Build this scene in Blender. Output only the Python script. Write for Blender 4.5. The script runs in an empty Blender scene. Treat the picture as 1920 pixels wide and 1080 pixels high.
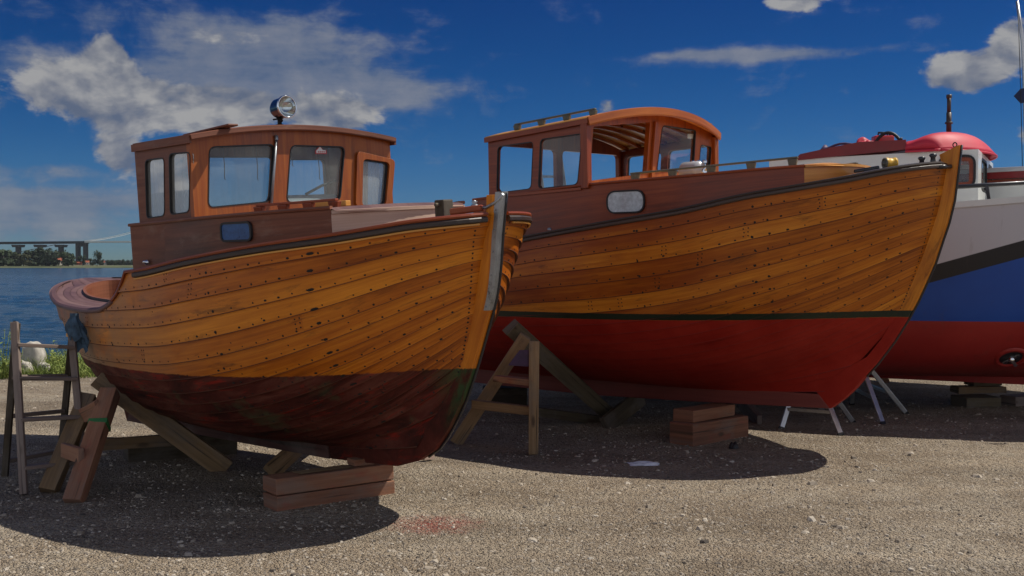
import bpy, bmesh, math, random
from mathutils import Vector, Matrix, noise
from mathutils.geometry import delaunay_2d_cdt
random.seed(7)
scn = bpy.context.scene
COL = scn.collection
R = math.radians
V = Vector

# ------------------------------------------------------------------ camera
F, EYE, HOR = 2059.0, 1.6, 498.0            # focal length in px of a 1920 px wide frame, eye height, horizon row
TILT = math.atan((540 - HOR) / F)
cd = bpy.data.cameras.new('camera'); cam = bpy.data.objects.new('camera', cd); COL.objects.link(cam)
cam.location = (0, 0, EYE); cam.rotation_euler = (math.pi / 2 - TILT, 0, 0)
cd.sensor_width = 36; cd.lens = 36 * F / 1920; cd.clip_end = 20000; cd.clip_start = .05
scn.camera = cam
def ray(x, y):
    fw = V((0, math.cos(TILT), -math.sin(TILT))); up = V((0, math.sin(TILT), math.cos(TILT)))
    return V((1, 0, 0)) * ((x - 960) / F) + up * ((540 - y) / F) + fw
def gp(x, y, z=0.0):                         # the point of the level z seen at a pixel
    r = ray(x, y); return V((0, 0, EYE)) + r * ((z - EYE) / r.z)
def at_depth(x, y, d):
    r = ray(x, y); return V((0, 0, EYE)) + r * (d / r.y)

# ------------------------------------------------------------------ helpers
def lerp(a, b, t): return a + (b - a) * t
def clamp(x, a=0., b=1.): return max(a, min(b, x))
def sstep(a, b, x):
    t = clamp((x - a) / (b - a)); return t * t * (3 - 2 * t)
def spline(pts):
    """smooth curve through (x, y) points, monotone cubic"""
    pts = sorted(pts); xs = [p[0] for p in pts]; ys = [p[1] for p in pts]; n = len(xs)
    d = [(ys[i+1]-ys[i])/(xs[i+1]-xs[i]) for i in range(n-1)]
    m = [d[0]] + [0 if d[i-1]*d[i] <= 0 else 2*d[i-1]*d[i]/(d[i-1]+d[i]) for i in range(1, n-1)] + [d[-1]]
    def f(x):
        if x <= xs[0]: return ys[0] + m[0]*(x-xs[0])
        if x >= xs[-1]: return ys[-1] + m[-1]*(x-xs[-1])
        i = 0
        while x > xs[i+1]: i += 1
        h = xs[i+1]-xs[i]; t = (x-xs[i])/h
        return ((2*t**3-3*t*t+1)*ys[i] + (t**3-2*t*t+t)*h*m[i] + (-2*t**3+3*t*t)*ys[i+1] + (t**3-t*t)*h*m[i+1])
    return f
def tag(o, label=None, cat=None, group=None, kind=None):
    if label: o['label'] = label
    if cat: o['category'] = cat
    if group: o['group'] = group
    if kind: o['kind'] = kind
    return o
def empty(name, loc=(0, 0, 0), label=None, cat=None, group=None, rz=0):
    o = bpy.data.objects.new(name, None); COL.objects.link(o); o.location = loc; o.rotation_euler = (0, 0, rz)
    o.empty_display_size = .2
    return tag(o, label, cat, group)

class MB:
    """collects faces with uv (metres), a tone per face and a material slot"""
    def __init__(s): s.v = []; s.f = []; s.uv = []; s.tone = []; s.mi = []; s.sm = []; s.weld = False
    def vert(s, p): s.v.append(V(p)); return len(s.v) - 1
    def face(s, idx, uv=None, tone=.5, mi=0, smooth=False):
        s.f.append(list(idx)); s.uv.append(uv or [(s.v[i].x + s.v[i].y*.37, s.v[i].z + s.v[i].y*.5) for i in idx])
        s.tone.append(tone); s.mi.append(mi); s.sm.append(smooth)
    def quad(s, a, b, c, d, **k): s.face([s.vert(a), s.vert(b), s.vert(c), s.vert(d)], **k)
    def bar(s, p0, p1, w, h, up=(0, 0, 1), mi=0, tone=None, taper=1.0, skew=0.0):
        p0, p1 = V(p0), V(p1); d = (p1 - p0); L = d.length; d.normalize(); up = V(up)
        if abs(d.dot(up.normalized())) > .98: up = V((0, 1, 0)) if abs(d.y) < .9 else V((1, 0, 0))
        sx = d.cross(up).normalized(); uz = sx.cross(d).normalized()
        tone = random.random() if tone is None else tone; off = random.random() * 20
        ring = []
        for p, k, sg in ((p0, 1, -1), (p1, taper, 1)):
            ring.append([s.vert(p + sx*a*w*.5*k + uz*b*h*.5*k + d*(skew*b*sg)) for a, b in ((-1,-1),(1,-1),(1,1),(-1,1))])
        A, B = ring
        for i in range(4):
            j = (i+1) % 4; ww = w if i % 2 == 0 else h; o2 = off + i*.31
            s.face([A[i], A[j], B[j], B[i]], uv=[(off, o2), (off, o2+ww), (off+L, o2+ww), (off+L, o2)], tone=tone, mi=mi)
        e = [(0, 0), (w*.2, 0), (w*.2, h), (0, h)]
        s.face(A[::-1], uv=[(off+x*.3, off+y) for x, y in e], tone=tone*.8, mi=mi); s.face(B, uv=[(off+x*.3, off+y) for x, y in e], tone=tone*.8, mi=mi)
    def box(s, c, size, mi=0, tone=None, rz=0):
        c = V(c); a = V((math.cos(rz), math.sin(rz), 0)); s.bar(c - a*size[0]/2, c + a*size[0]/2, size[1], size[2], mi=mi, tone=tone)
    def tube(s, pts, r, n=8, mi=0, cap=True, smooth=True, closed=False):
        pts = [V(p) for p in pts]; rs = r if isinstance(r, (list, tuple)) else [r]*len(pts); rings = []; prev = None; L = 0
        for i, p in enumerate(pts):
            if closed: t = pts[(i+1) % len(pts)] - pts[i-1]
            else: t = pts[min(i+1, len(pts)-1)] - pts[max(i-1, 0)]
            t.normalize()
            if prev is None: a = t.orthogonal().normalized()
            else: a = (prev - t*prev.dot(t)).normalized()
            prev = a; b = t.cross(a)
            rings.append([s.vert(p + (a*math.cos(2*math.pi*k/n) + b*math.sin(2*math.pi*k/n))*rs[i]) for k in range(n)])
        m = len(rings)
        for i in range(m if closed else m-1):
            A, B = rings[i], rings[(i+1) % m]; l2 = L + (pts[(i+1) % m]-pts[i]).length
            for k in range(n):
                j = (k+1) % n
                s.face([A[k], A[j], B[j], B[k]], uv=[(L, k*.02), (L, k*.02+.02), (l2, k*.02+.02), (l2, k*.02)], mi=mi, smooth=smooth)
            L = l2
        if cap and not closed: s.face(rings[0][::-1], mi=mi); s.face(rings[-1], mi=mi)
    def lathe(s, c, ax, prof, n=24, mi=0, smooth=True):
        """prof: (distance along the axis, radius)"""
        c = V(c); ax = V(ax).normalized(); a = ax.orthogonal().normalized(); b = ax.cross(a); rings = []
        for h, r in prof: rings.append([s.vert(c + ax*h + (a*math.cos(2*math.pi*k/n) + b*math.sin(2*math.pi*k/n))*max(r, 1e-4)) for k in range(n)])
        for A, B in zip(rings, rings[1:]):
            for k in range(n): j = (k+1) % n; s.face([A[k], A[j], B[j], B[k]], mi=mi, smooth=smooth)
    def grid(s, rows, mi=0, smooth=True, uvs=None, tone=.5, closed=False):
        ids = [[s.vert(p) for p in r] for r in rows]
        for i in range(len(ids)-1):
            for j in range(len(ids[0])-1):
                q = [(i, j), (i+1, j), (i+1, j+1), (i, j+1)]
                uv = [(uvs[a][b]) for a, b in q] if uvs else None
                s.face([ids[a][b] for a, b in q], uv=uv, mi=mi, smooth=smooth, tone=tone)
        return ids
    def plate(s, pt, outer, holes=(), depth=None, mi=0, tone=None, uvrot=False, smooth=False):
        """flat plate with holes: pt(u, v) gives the face point, depth a vector to the back face"""
        loops = [outer] + list(holes); tone = random.random() if tone is None else tone
        flat = [(p[0], p[1]) for l in loops for p in l]; edges = []; k = 0
        for l in loops:
            n = len(l); edges += [(k+i, k+(i+1) % n) for i in range(n)]; k += n
        vs, _, fs, _, _, _ = delaunay_2d_cdt([V(p) for p in flat], edges, [], 0, 1e-6)
        def inside(q, l):
            c = False; n = len(l)
            for i in range(n):
                (x1, y1), (x2, y2) = l[i][:2], l[(i+1) % n][:2]
                if (y1 > q.y) != (y2 > q.y) and q.x < (x2-x1)*(q.y-y1)/(y2-y1)+x1: c = not c
            return c
        tris = []
        for f in fs:
            q = sum((vs[i] for i in f), V((0, 0)))/len(f)
            if inside(q, outer) and not any(inside(q, h) for h in holes): tris.append(f)
        uvf = (lambda p: (p[1], p[0])) if uvrot else (lambda p: (p[0], p[1]))
        A = [s.vert(pt(p[0], p[1])) for p in vs]
        for t in tris: s.face([A[i] for i in t], uv=[uvf(vs[i]) for i in t], tone=tone, mi=mi)
        if depth is not None:
            D = V(depth); B = [s.vert(s.v[a] + D) for a in A]
            for t in tris: s.face([B[i] for i in t][::-1], uv=[uvf(vs[i]) for i in t][::-1], tone=tone, mi=mi)
            for l in loops:
                n = len(l); a_ = [s.vert(pt(p[0], p[1])) for p in l]; b_ = [s.vert(s.v[a] + D) for a in a_]
                for i in range(n):
                    j = (i+1) % n; s.face([a_[i], a_[j], b_[j], b_[i]], uv=[uvf(l[i]), uvf(l[j]), uvf(l[j]), uvf(l[i])], tone=tone, mi=mi)
            s.weld = True
    def build(s, name, mats, parent=None, bevel=0, recalc=True, merge=False):
        me = bpy.data.meshes.new(name); me.from_pydata([tuple(p) for p in s.v], [], s.f)
        uvl = me.uv_layers.new(name='UVMap'); flat = [c for fu in s.uv for uv in fu for c in uv]
        uvl.data.foreach_set('uv', flat)
        at = me.attributes.new('tone', 'FLOAT', 'FACE'); at.data.foreach_set('value', s.tone)
        me.polygons.foreach_set('use_smooth', s.sm); me.polygons.foreach_set('material_index', s.mi)
        for m in (mats if isinstance(mats, (list, tuple)) else [mats]): me.materials.append(m)
        merge = merge or s.weld
        if recalc or merge:
            bm = bmesh.new(); bm.from_mesh(me)
            if merge: bmesh.ops.remove_doubles(bm, verts=bm.verts, dist=1e-4)
            if recalc: bmesh.ops.recalc_face_normals(bm, faces=bm.faces)
            bm.to_mesh(me); bm.free()
        me.update()
        o = bpy.data.objects.new(name, me); COL.objects.link(o)
        if parent is not None: o.parent = parent
        if bevel:
            b = o.modifiers.new('bevel', 'BEVEL'); b.width = bevel; b.segments = 2; b.limit_method = 'ANGLE'; b.angle_limit = R(50)
        return o
def rpoly(pts, r, n=5):
    """polygon with rounded corners"""
    out = []; m = len(pts); pts = [V((p[0], p[1])) for p in pts]
    for i in range(m):
        p = pts[i]; a = (pts[i-1]-p); b = (pts[(i+1) % m]-p); rr = min(r, a.length*.45, b.length*.45)
        A, B = p + a.normalized()*rr, p + b.normalized()*rr
        for k in range(n+1):
            t = k/n; q = A*(1-t)**2 + p*2*t*(1-t) + B*t*t; out.append((q.x, q.y))
    return out
def grow(pts, d):
    """offset a closed outline outwards by d"""
    c = V((sum(p[0] for p in pts)/len(pts), sum(p[1] for p in pts)/len(pts))); n = len(pts); out = []
    area = sum(pts[i][0]*pts[(i+1) % n][1]-pts[(i+1) % n][0]*pts[i][1] for i in range(n)); sg = 1 if area > 0 else -1
    for i in range(n):
        t = V(pts[(i+1) % n]) - V(pts[i-1]); t.normalize(); out.append((pts[i][0] + t.y*d*sg, pts[i][1] - t.x*d*sg))
    return out
def sweep(mb, pts, outs, prof, mi=0, tone=.5, smooth=False, cap=True):
    """a profile [(outward, up)] carried along pts; outs gives the outward direction at each point"""
    n = len(pts); rings = []; L = 0; Ls = []
    for i, p in enumerate(pts):
        t = (pts[min(i+1, n-1)] - pts[max(i-1, 0)]).normalized(); o = outs[i]; o = (o - t*o.dot(t)).normalized(); u = t.cross(o)
        if u.z < 0: u = -u
        if i: L += (p - pts[i-1]).length
        Ls.append(L); rings.append([mb.vert(p + o*a + u*b) for a, b in prof])
    m = len(prof); per = [0]
    for k in range(m): per.append(per[-1] + (V(prof[(k+1) % m]) - V(prof[k])).length)
    for i in range(n-1):
        for k in range(m):
            j = (k+1) % m
            mb.face([rings[i][k], rings[i][j], rings[i+1][j], rings[i+1][k]], uv=[(Ls[i], per[k]), (Ls[i], per[k+1]), (Ls[i+1], per[k+1]), (Ls[i+1], per[k])], mi=mi, tone=tone, smooth=smooth)
    if cap: mb.face(rings[0][::-1], mi=mi); mb.face(rings[-1], mi=mi)

# ------------------------------------------------------------------ materials
class NT:
    def __init__(s, nt): s.nt = nt
    def __call__(s, typ, ins=None, **props):
        n = s.nt.nodes.new(typ)
        for k, v in props.items(): setattr(n, k, v)
        for k, v in (ins or {}).items():
            sock = n.inputs[k]
            if isinstance(v, bpy.types.NodeSocket): s.nt.links.new(v, sock)
            elif isinstance(v, bpy.types.Node): s.nt.links.new(v.outputs[0], sock)
            else: sock.default_value = (*v, 1) if isinstance(v, (tuple, list)) and len(v) == 3 and sock.type == 'RGBA' else v
        return n
    def math(s, op, a, b=0., c=0., cl=False): return s('ShaderNodeMath', {0: a, 1: b, 2: c}, operation=op, use_clamp=cl).outputs[0]
    def vmath(s, op, a, b=(0, 0, 0)): return s('ShaderNodeVectorMath', {0: a, 1: b}, operation=op).outputs[0]
    def mix(s, f, a, b, bt='MIX'):
        n = s('ShaderNodeMix', data_type='RGBA', blend_type=bt)
        for k, v in ((0, f), (6, a), (7, b)):
            if isinstance(v, bpy.types.NodeSocket): s.nt.links.new(v, n.inputs[k])
            else: n.inputs[k].default_value = (*v, 1) if isinstance(v, tuple) and len(v) == 3 else v
        return n.outputs[2]
    def noise(s, vec, scale, detail=4, rough=.55, dist=0., dim='3D'):
        return s('ShaderNodeTexNoise', {'Vector': vec, 'Scale': scale, 'Detail': detail, 'Roughness': rough, 'Distortion': dist}, noise_dimensions=dim).outputs[0]
    def ramp(s, f, *st):
        n = s('ShaderNodeValToRGB', {0: f}); e = n.color_ramp.elements
        while len(e) < len(st): e.new(.5)
        for i, (p, c) in enumerate(st): e[i].position = p; e[i].color = (*c, 1) if not isinstance(c, float) else (c, c, c, 1)
        return n.outputs[0]
    def map(s, v, a, b, c=0., d=1.): return s('ShaderNodeMapRange', {0: v, 1: a, 2: b, 3: c, 4: d}, clamp=True).outputs[0]
def newmat(name):
    m = bpy.data.materials.new(name); m.use_nodes = True; nt = m.node_tree; nt.nodes.clear(); return m, NT(nt)
def finish(N, bsdf, disp=None):
    o = N('ShaderNodeOutputMaterial', {'Surface': bsdf.outputs[0] if isinstance(bsdf, bpy.types.Node) else bsdf})
def bump(N, h, strength=.3, dist=.01): return N('ShaderNodeBump', {'Height': h, 'Strength': strength, 'Distance': dist}).outputs[0]
def scaled_uv(N, su, sv, seed=0.):
    uv = N('ShaderNodeUVMap', uv_map='UVMap').outputs[0]
    return N('ShaderNodeMapping', {'Vector': uv, 'Scale': (su, sv, 1), 'Location': (seed, seed*1.7, seed)}).outputs[0]
def wood_nodes(N, dark, mid, light, seed=0., tone_amt=.55, grain=1.):
    """varnished or bare timber with its grain along u"""
    tone = N('ShaderNodeAttribute', attribute_name='tone').outputs['Fac']
    offs = N('ShaderNodeCombineXYZ', {0: N.math('MULTIPLY', tone, 37.), 1: N.math('MULTIPLY', tone, 11.), 2: tone}).outputs[0]
    fine = N.noise(N.vmath('ADD', scaled_uv(N, 1.3, 55*grain, seed), offs), 1., 6, .65, .3)
    broad = N.noise(N.vmath('ADD', scaled_uv(N, .9, 9*grain, seed+3), offs), 1., 4, .6, 1.2)
    patch = N.noise(N.vmath('ADD', scaled_uv(N, 1.1, 2.2, seed+9), offs), 1., 3, .5)
    f = N.math('ADD', N.math('MULTIPLY', fine, .45), N.math('ADD', N.math('MULTIPLY', broad, .28), N.math('MULTIPLY', patch, .42)))
    f = N.math('ADD', f, N.math('MULTIPLY', N.math('SUBTRACT', tone, .5), tone_amt*.55))
    return N.ramp(f, (.34, dark), (.56, mid), (.80, light)), fine, patch
def m_wood(name, dark, mid, light, rough=.4, coat=.25, seed=0., tone_amt=.55, bs=.12, grain=1., wear=None):
    m, N = newmat(name); c, fine, patch = wood_nodes(N, dark, mid, light, seed, tone_amt, grain)
    if rough >= .8:                            # drying cracks and knots in sawn timber
        ck = N.map(N.noise(scaled_uv(N, .9, 42, seed+40), 1., 3, .5, .2), .62, .68); c = N.mix(N.math('MULTIPLY', ck, .75), c, (.022, .015, .010))
        kn = N('ShaderNodeTexVoronoi', {'Vector': scaled_uv(N, 2.6, 8, seed+60), 'Scale': 1.}).outputs['Distance']; c = N.mix(N.map(kn, .17, .08, 0, .8), c, (.05, .028, .014))
        gy_ = N.map(N.noise(scaled_uv(N, 1.6, 4, seed+80), 1., 5, .65), .48, .62); c = N.mix(N.math('MULTIPLY', gy_, .45), c, (.17, .15, .13))
    if wear:
        w = N.map(N.noise(scaled_uv(N, 3.1, 9, seed+20), 1., 6, .7), .55, .68); c = N.mix(N.math('MULTIPLY', w, wear[1]), c, wear[0])
    b = N('ShaderNodeBsdfPrincipled', {'Base Color': c, 'Roughness': N.map(patch, .3, .7, rough*.8, rough*1.25), 'Coat Weight': coat, 'Coat Roughness': .18, 'Normal': bump(N, fine, bs, .004)})
    finish(N, b); return m
def m_plain(name, col, rough=.5, metal=0., coat=0., vary=.12, scale=14., bs=.0, dirt=None):
    m, N = newmat(name); obj = N('ShaderNodeTexCoord').outputs['Object']; n = N.noise(obj, scale, 5, .6)
    c = N.mix(N.map(n, .3, .7), tuple(x*(1-vary) for x in col), tuple(min(1, x*(1+vary)) for x in col))
    if dirt:
        d = N.map(N.noise(obj, dirt[2], 6, .7), dirt[3], dirt[3]+.12); c = N.mix(N.math('MULTIPLY', d, dirt[1]), c, dirt[0])
    ins = {'Base Color': c, 'Roughness': N.map(n, .2, .8, rough*.85, min(1, rough*1.2)), 'Metallic': metal, 'Coat Weight': coat}
    if bs: ins['Normal'] = bump(N, N.noise(obj, scale*4, 4), bs, .005)
    finish(N, N('ShaderNodeBsdfPrincipled', ins)); return m
def m_glass(name, tint=(.9, .95, .95), dirt=.12, refl=1.0):
    m, N = newmat(name); obj = N('ShaderNodeTexCoord').outputs['Object']
    fres = N.math('MULTIPLY', N('ShaderNodeFresnel', {'IOR': 1.5}).outputs[0], N.math('SUBTRACT', 1., N('ShaderNodeNewGeometry').outputs['Backfacing']))
    s1 = N('ShaderNodeMixShader', {0: N.math('MULTIPLY', fres, refl, cl=True), 1: N('ShaderNodeBsdfTransparent', {0: tint}), 2: N('ShaderNodeBsdfGlossy', {'Color': (1, 1, 1), 'Roughness': .02})})
    mp = N('ShaderNodeMapping', {'Vector': obj, 'Scale': (22, 22, 2.0)}).outputs[0]
    d = N.math('MULTIPLY', N.map(N.noise(mp, 1., 5, .7), .3, .8), dirt*.9); 
    s2 = N('ShaderNodeMixShader', {0: N.math('ADD', d, dirt*.6), 1: s1, 2: N('ShaderNodeBsdfDiffuse', {'Color': (.5, .52, .5)})})
    finish(N, s2); return m

def hull_mat(name, wood, wl, slope, stripe, paint, seed, weather, redpatch=None):
    """planking: varnish above the painted waterline (object z), bottom paint below"""
    m, N = newmat(name)
    c, fine, patch = wood_nodes(N, *wood, seed, .62, .7)
    obj = N('ShaderNodeTexCoord').outputs['Object']; sp = N('ShaderNodeSeparateXYZ', {0: obj})
    x, y, z = sp.outputs[0], sp.outputs[1], sp.outputs[2]
    # dark water marks and iron stains along the grain
    st = N.map(N.noise(scaled_uv(N, 2.2, 14, seed+31), 1., 6, .72, .5), .57, .70)
    c = N.mix(N.math('MULTIPLY', st, .62), c, (.050, .016, .005))
    st2 = N.map(N.noise(scaled_uv(N, 1.2, 5., seed+51), 1., 5, .6), .56, .72)
    c = N.mix(N.math('MULTIPLY', st2, .6), c, (.25, .045, .006))
    if weather:                                # bleached grey wood round the stern quarter
        w = N.math('MULTIPLY', N.map(x, weather[0], weather[1], 1, 0), N.map(N.noise(obj, 4., 6, .65), .30, .52))
        c = N.mix(N.math('MULTIPLY', w, .8), c, (.24, .15, .085))
        w2 = N.math('MULTIPLY', N.map(x, weather[0]-.2, weather[1]-.1, 1, 0), N.map(N.noise(obj, 3.2, 4, .6), .60, .7))
        c = N.mix(N.math('MULTIPLY', w2, .8), c, (.04, .016, .008))
    zz = N.math('ADD', z, N.math('MULTIPLY', x, -slope)); zz = N.math('ADD', zz, N.math('MULTIPLY', N.math('SUBTRACT', N.noise(obj, 30., 2), .5), .006))
    below = N.map(N.math('ADD', zz, N.math('MULTIPLY', N.math('SUBTRACT', N.noise(scaled_uv(N, 5, 40, seed), 1., 5, .7), .5), .0 if stripe else .030)), wl-.004, wl+.004, 1, 0)
    cols, kind = paint
    if kind == 'worn':
        n1 = N.noise(scaled_uv(N, 1.4, 5, seed+71), 1., 7, .68, .8); n2 = N.noise(scaled_uv(N, 2.3, 11, seed+91), 1., 7, .7, .6); n3 = N.noise(obj, 2.6, 5, .6)
        p = N.ramp(n1, (.30, cols[0]), (.50, cols[1]), (.68, cols[2]))
        p = N.mix(N.map(n2, .56, .72, 0, .85), p, cols[3]); p = N.mix(N.map(n3, .58, .70, 0, .7), p, cols[4])
        p = N.mix(N.math('MULTIPLY', N.map(x, .55, .8), N.map(n2, .42, .55, 0, .8)), p, (.018, .095, .035))
        rp = .62
    else:
        n1 = N.noise(obj, 3.0, 5, .6); n2 = N.noise(scaled_uv(N, 2., 18, seed+91), 1., 6, .7)
        p = N.mix(N.map(n1, .3, .7), cols[0], cols[1]); p = N.mix(N.map(n2, .54, .70, 0, .6), p, cols[2]); p = N.mix(N.math('MULTIPLY', N.map(N.noise(obj, 7., 7, .75), .60, .70), N.map(z, .45, .05, .1, .6)), p, (.36, .10, .075)); rp = .55
    c = N.mix(below, c, p)
    if stripe:
        on = N.math('MULTIPLY', N.map(zz, wl-.002, wl+.002), N.map(zz, wl+stripe[0]-.002, wl+stripe[0]+.002, 1, 0))
        c = N.mix(on, c, stripe[1])
    if redpatch:                               # planks that have gone red-brown amidships
        tn_ = N('ShaderNodeAttribute', attribute_name='tone').outputs['Fac']
        rp_ = N.math('MULTIPLY', N.math('MULTIPLY', N.map(x, redpatch[0], redpatch[1], 0, 1), N.map(tn_, .60, .38, 0, 1)), N.map(N.noise(scaled_uv(N, .8, 6, seed+15), 1., 4), .32, .55))
        c = N.mix(N.math('MULTIPLY', N.math('MULTIPLY', rp_, .72), N.map(zz, wl+.055, wl+.06)), c, (.20, .028, .004))
    bh = N.math('ADD', fine, N.math('MULTIPLY', N.noise(scaled_uv(N, 3, 16, seed), 1., 5), .6))
    b = N('ShaderNodeBsdfPrincipled', {'Base Color': c, 'Roughness': N.mix(below, (.42, .42, .42), (rp, rp, rp)), 'Specular IOR Level': N.mix(below, (.32, .32, .32), (.10, .10, .10)), 'Coat Weight': N.math('MULTIPLY', N.math('SUBTRACT', 1., below), .10), 'Coat Roughness': .22, 'Normal': bump(N, bh, .14, .004)})
    finish(N, b); return m

M = {}
VARN = ((.13, .022, .002), (.45, .117, .005), (.72, .25, .016))
VARN2 = ((.14, .026, .002), (.46, .128, .006), (.72, .275, .022))
M['hull_one'] = hull_mat('varnished_larch_worn_bottom', VARN, .71, .012, None, (((.022, .011, .009), (.088, .021, .015), (.15, .052, .036), (.32, .020, .011), (.070, .085, .042)), 'worn'), 1., (-2.3, -.6))
M['hull_two'] = hull_mat('varnished_larch_red_bottom', VARN2, .812, .008, (.055, (.012, .022, .012)), (((.27, .016, .010), (.37, .030, .018), (.17, .014, .010)), 'smooth'), 5., None, (.1, -1.1))
M['mahogany'] = m_wood('mahogany', (.060, .009, .003), (.22, .036, .008), (.36, .080, .018), .40, .06, 2.)
M['mahogany_dull'] = m_wood('mahogany_dull', (.070, .021, .010), (.18, .056, .026), (.28, .105, .055), .55, .04, 4., wear=((.24, .14, .095), .5))  # worn mahogany; shade and sky tint of the side walls put into the colour
M['mahogany_lit'] = m_wood('mahogany_lit', (.075, .014, .002), (.28, .060, .004), (.46, .135, .012), .42, .12, 6., wear=((.12, .03, .01), .5))  # same mahogany with the sunlit tone of the front walls put into the colour
M['deck'] = m_wood('deck_planks', (.075, .036, .034), (.145, .074, .068), (.22, .13, .12), .55, .05, 8., .9)
M['light_wood'] = m_wood('bare_pale_wood', (.36, .22, .16), (.52, .36, .27), (.66, .50, .40), .6, 0., 9.)
M['orange_wood'] = m_wood('orange_varnish', (.36, .12, .02), (.60, .26, .04), (.75, .40, .09), .45, .2, 11.)
M['rail_dark'] = m_wood('dark_rail', (.016, .010, .008), (.038, .023, .017), (.085, .055, .042), .5, .1, 12.)
M['grey_rail'] = m_wood('grey_green_rail', (.06, .065, .05), (.11, .115, .09), (.17, .17, .14), .55, 0., 13.)
M['timber'] = m_wood('sawn_timber', (.085, .052, .026), (.23, .145, .07), (.40, .28, .16), .8, 0., 14., .9, .35, .8, wear=((.09, .065, .045), .7))
M['timber_red'] = m_wood('sawn_timber_red', (.08, .030, .015), (.215, .090, .048), (.35, .18, .105), .8, 0., 15., .9, .35, .8, wear=((.28, .05, .035), .6))
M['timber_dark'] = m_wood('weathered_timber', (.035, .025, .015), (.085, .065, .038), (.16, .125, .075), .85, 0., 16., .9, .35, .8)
M['timber_grey'] = m_wood('grey_timber', (.10, .075, .062), (.20, .15, .125), (.32, .26, .22), .8, 0., 17., .8, .3, 1.)
M['glass'] = m_glass('window_glass', dirt=.09)
M['glass_dull'] = m_glass('dusty_window_glass', (.55, .62, .60), .30, 6.0)
M['glass_clear'] = m_glass('clear_window_glass', (.93, .96, .96), .03)
M['curtain_glass'] = m_plain('curtained_glass', (.52, .56, .58), .12, 0, .6, .25, 30.)
M['sky_blue_glass'] = m_plain('sky_reflection_pane', (.012, .085, .26), .3, 0, .1, .25, 30.)  # opaque panes, blue sky reflection put into the base colour
M['rubber'] = m_plain('black_rubber', (.012, .012, .014), .5)
M['iron'] = m_plain('rusted_iron', (.012, .009, .008), .75)
M['zinc'] = m_plain('zinc_sheet', (.34, .36, .38), .42, .75, 0, .25, 7., .1, ((.10, .09, .08), .7, 16., .56))
M['alu'] = m_plain('aluminium', (.55, .56, .56), .35, .8, 0, .1, 20.)
M['chrome'] = m_plain('chrome', (.72, .74, .76), .07, 1., 0, .04)
M['lamp_body'] = m_plain('dark_steel', (.02, .028, .045), .18, .3, .5, .1)
M['seam'] = m_plain('oil_and_shadow_seam', (.085, .022, .006), .7)  # lap lines: shadow under the lap painted in together with the oil stain
M['keel_one'] = m_wood('worn_keel', (.03, .013, .011), (.080, .034, .028), (.15, .075, .06), .8, 0., 21.)
M['keel_two'] = m_wood('red_keel', (.11, .022, .018), (.19, .042, .034), (.26, .07, .05), .7, 0., 22.)
M['glass_misty'] = m_glass('misty_window_glass', (.75, .82, .84), .34, 2.)
M['black'] = m_plain('black_paint', (.010, .011, .016), .35, 0, .3)
M['white'] = m_plain('white_paint', (.68, .69, .66), .32, 0, .3, .05, 3., 0, ((.40, .38, .32), .35, 5., .6))
M['grey_white'] = m_plain('grey_white_paint', (.42, .43, .46), .30, 0, .4, .05, 2.)
M['red'] = m_plain('red_paint', (.46, .020, .020), .35, 0, .3, .1, 5.)
M['dark_red'] = m_plain('dark_red_paint', (.19, .006, .008), .45, 0, .15, .12, 6.)
M['pink_red'] = m_plain('pinkish_red', (.52, .020, .048), .55, 0, 0., .08, 3.)  # the roof's sunlit pink is put into this red; the cloth is pink
M['yellow'] = m_plain('yellow_paint', (.62, .36, .03), .4, 0, .2)
M['cloth'] = m_plain('blue_rag', (.055, .10, .15), .95, 0, 0, .6, 18., .3, ((.16, .03, .03), .8, 14., .60))
M['purple'] = m_plain('purple_plastic', (.060, .030, .085), .6, 0, 0, .3)
M['paper'] = m_plain('white_paper', (.72, .76, .80), .8, 0, 0, .15, 20.)
M['sail_blue'] = m_plain('navy_cloth', (.02, .03, .08), .9)
M['canvas'] = m_plain('green_paint', (.03, .16, .045), .6)

# ------------------------------------------------------------------ sky, sun
SUN = V((.64, .17, 1.0)).normalized()
SUN_EL = math.asin(SUN.z); SUN_AZ = math.atan2(SUN.x, SUN.y)
sl = bpy.data.lights.new('sun', 'SUN'); sl.energy = 4.7; sl.angle = R(.53); sl.color = (1, .93, .82)
so = bpy.data.objects.new('sun', sl); COL.objects.link(so); so.rotation_euler = (-SUN).to_track_quat('-Z', 'Y').to_euler(); so.location = SUN * 60
world = bpy.data.worlds.new('World'); scn.world = world; world.use_nodes = True
world.node_tree.nodes.clear(); N = NT(world.node_tree)
dirv = N.vmath('NORMALIZE', N('ShaderNodeTexCoord').outputs['Generated'])
sx = N('ShaderNodeSeparateXYZ', {0: dirv}); dx, dy, dz = sx.outputs
az = N.math('ARCTAN2', dx, dy); el = N.math('ARCSINE', dz)
# a polarised, deep blue sky: the sky texture is looked up a little higher than the view and its blue deepened
hi = N('ShaderNodeCombineXYZ', {0: dx, 1: dy, 2: N.math('ADD', N.math('MULTIPLY', N.math('MAXIMUM', dz, 0.), 1.6), .03)}).outputs[0]
sky = N('ShaderNodeTexSky', {'Vector': N.vmath('NORMALIZE', hi)}, sky_type='NISHITA', sun_disc=False, sun_elevation=SUN_EL, sun_rotation=SUN_AZ, air_density=1.1, dust_density=.35, ozone_density=3.0)
blue = N('ShaderNodeHueSaturation', {'Saturation': 1.55, 'Value': .70, 'Color': sky.outputs[0]}).outputs[0]
eln = N.math('MULTIPLY', el, 1/.26, cl=True)
blue = N.mix(1., blue, N.ramp(eln, (0., (.46, .62, .88)), (.35, (.40, .70, .95)), (1., (.02, .43, .74))), 'MULTIPLY')
SKYK = .078
blue = N('ShaderNodeVectorMath', {0: blue, 'Scale': SKYK}, operation='SCALE').outputs[0]
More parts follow.
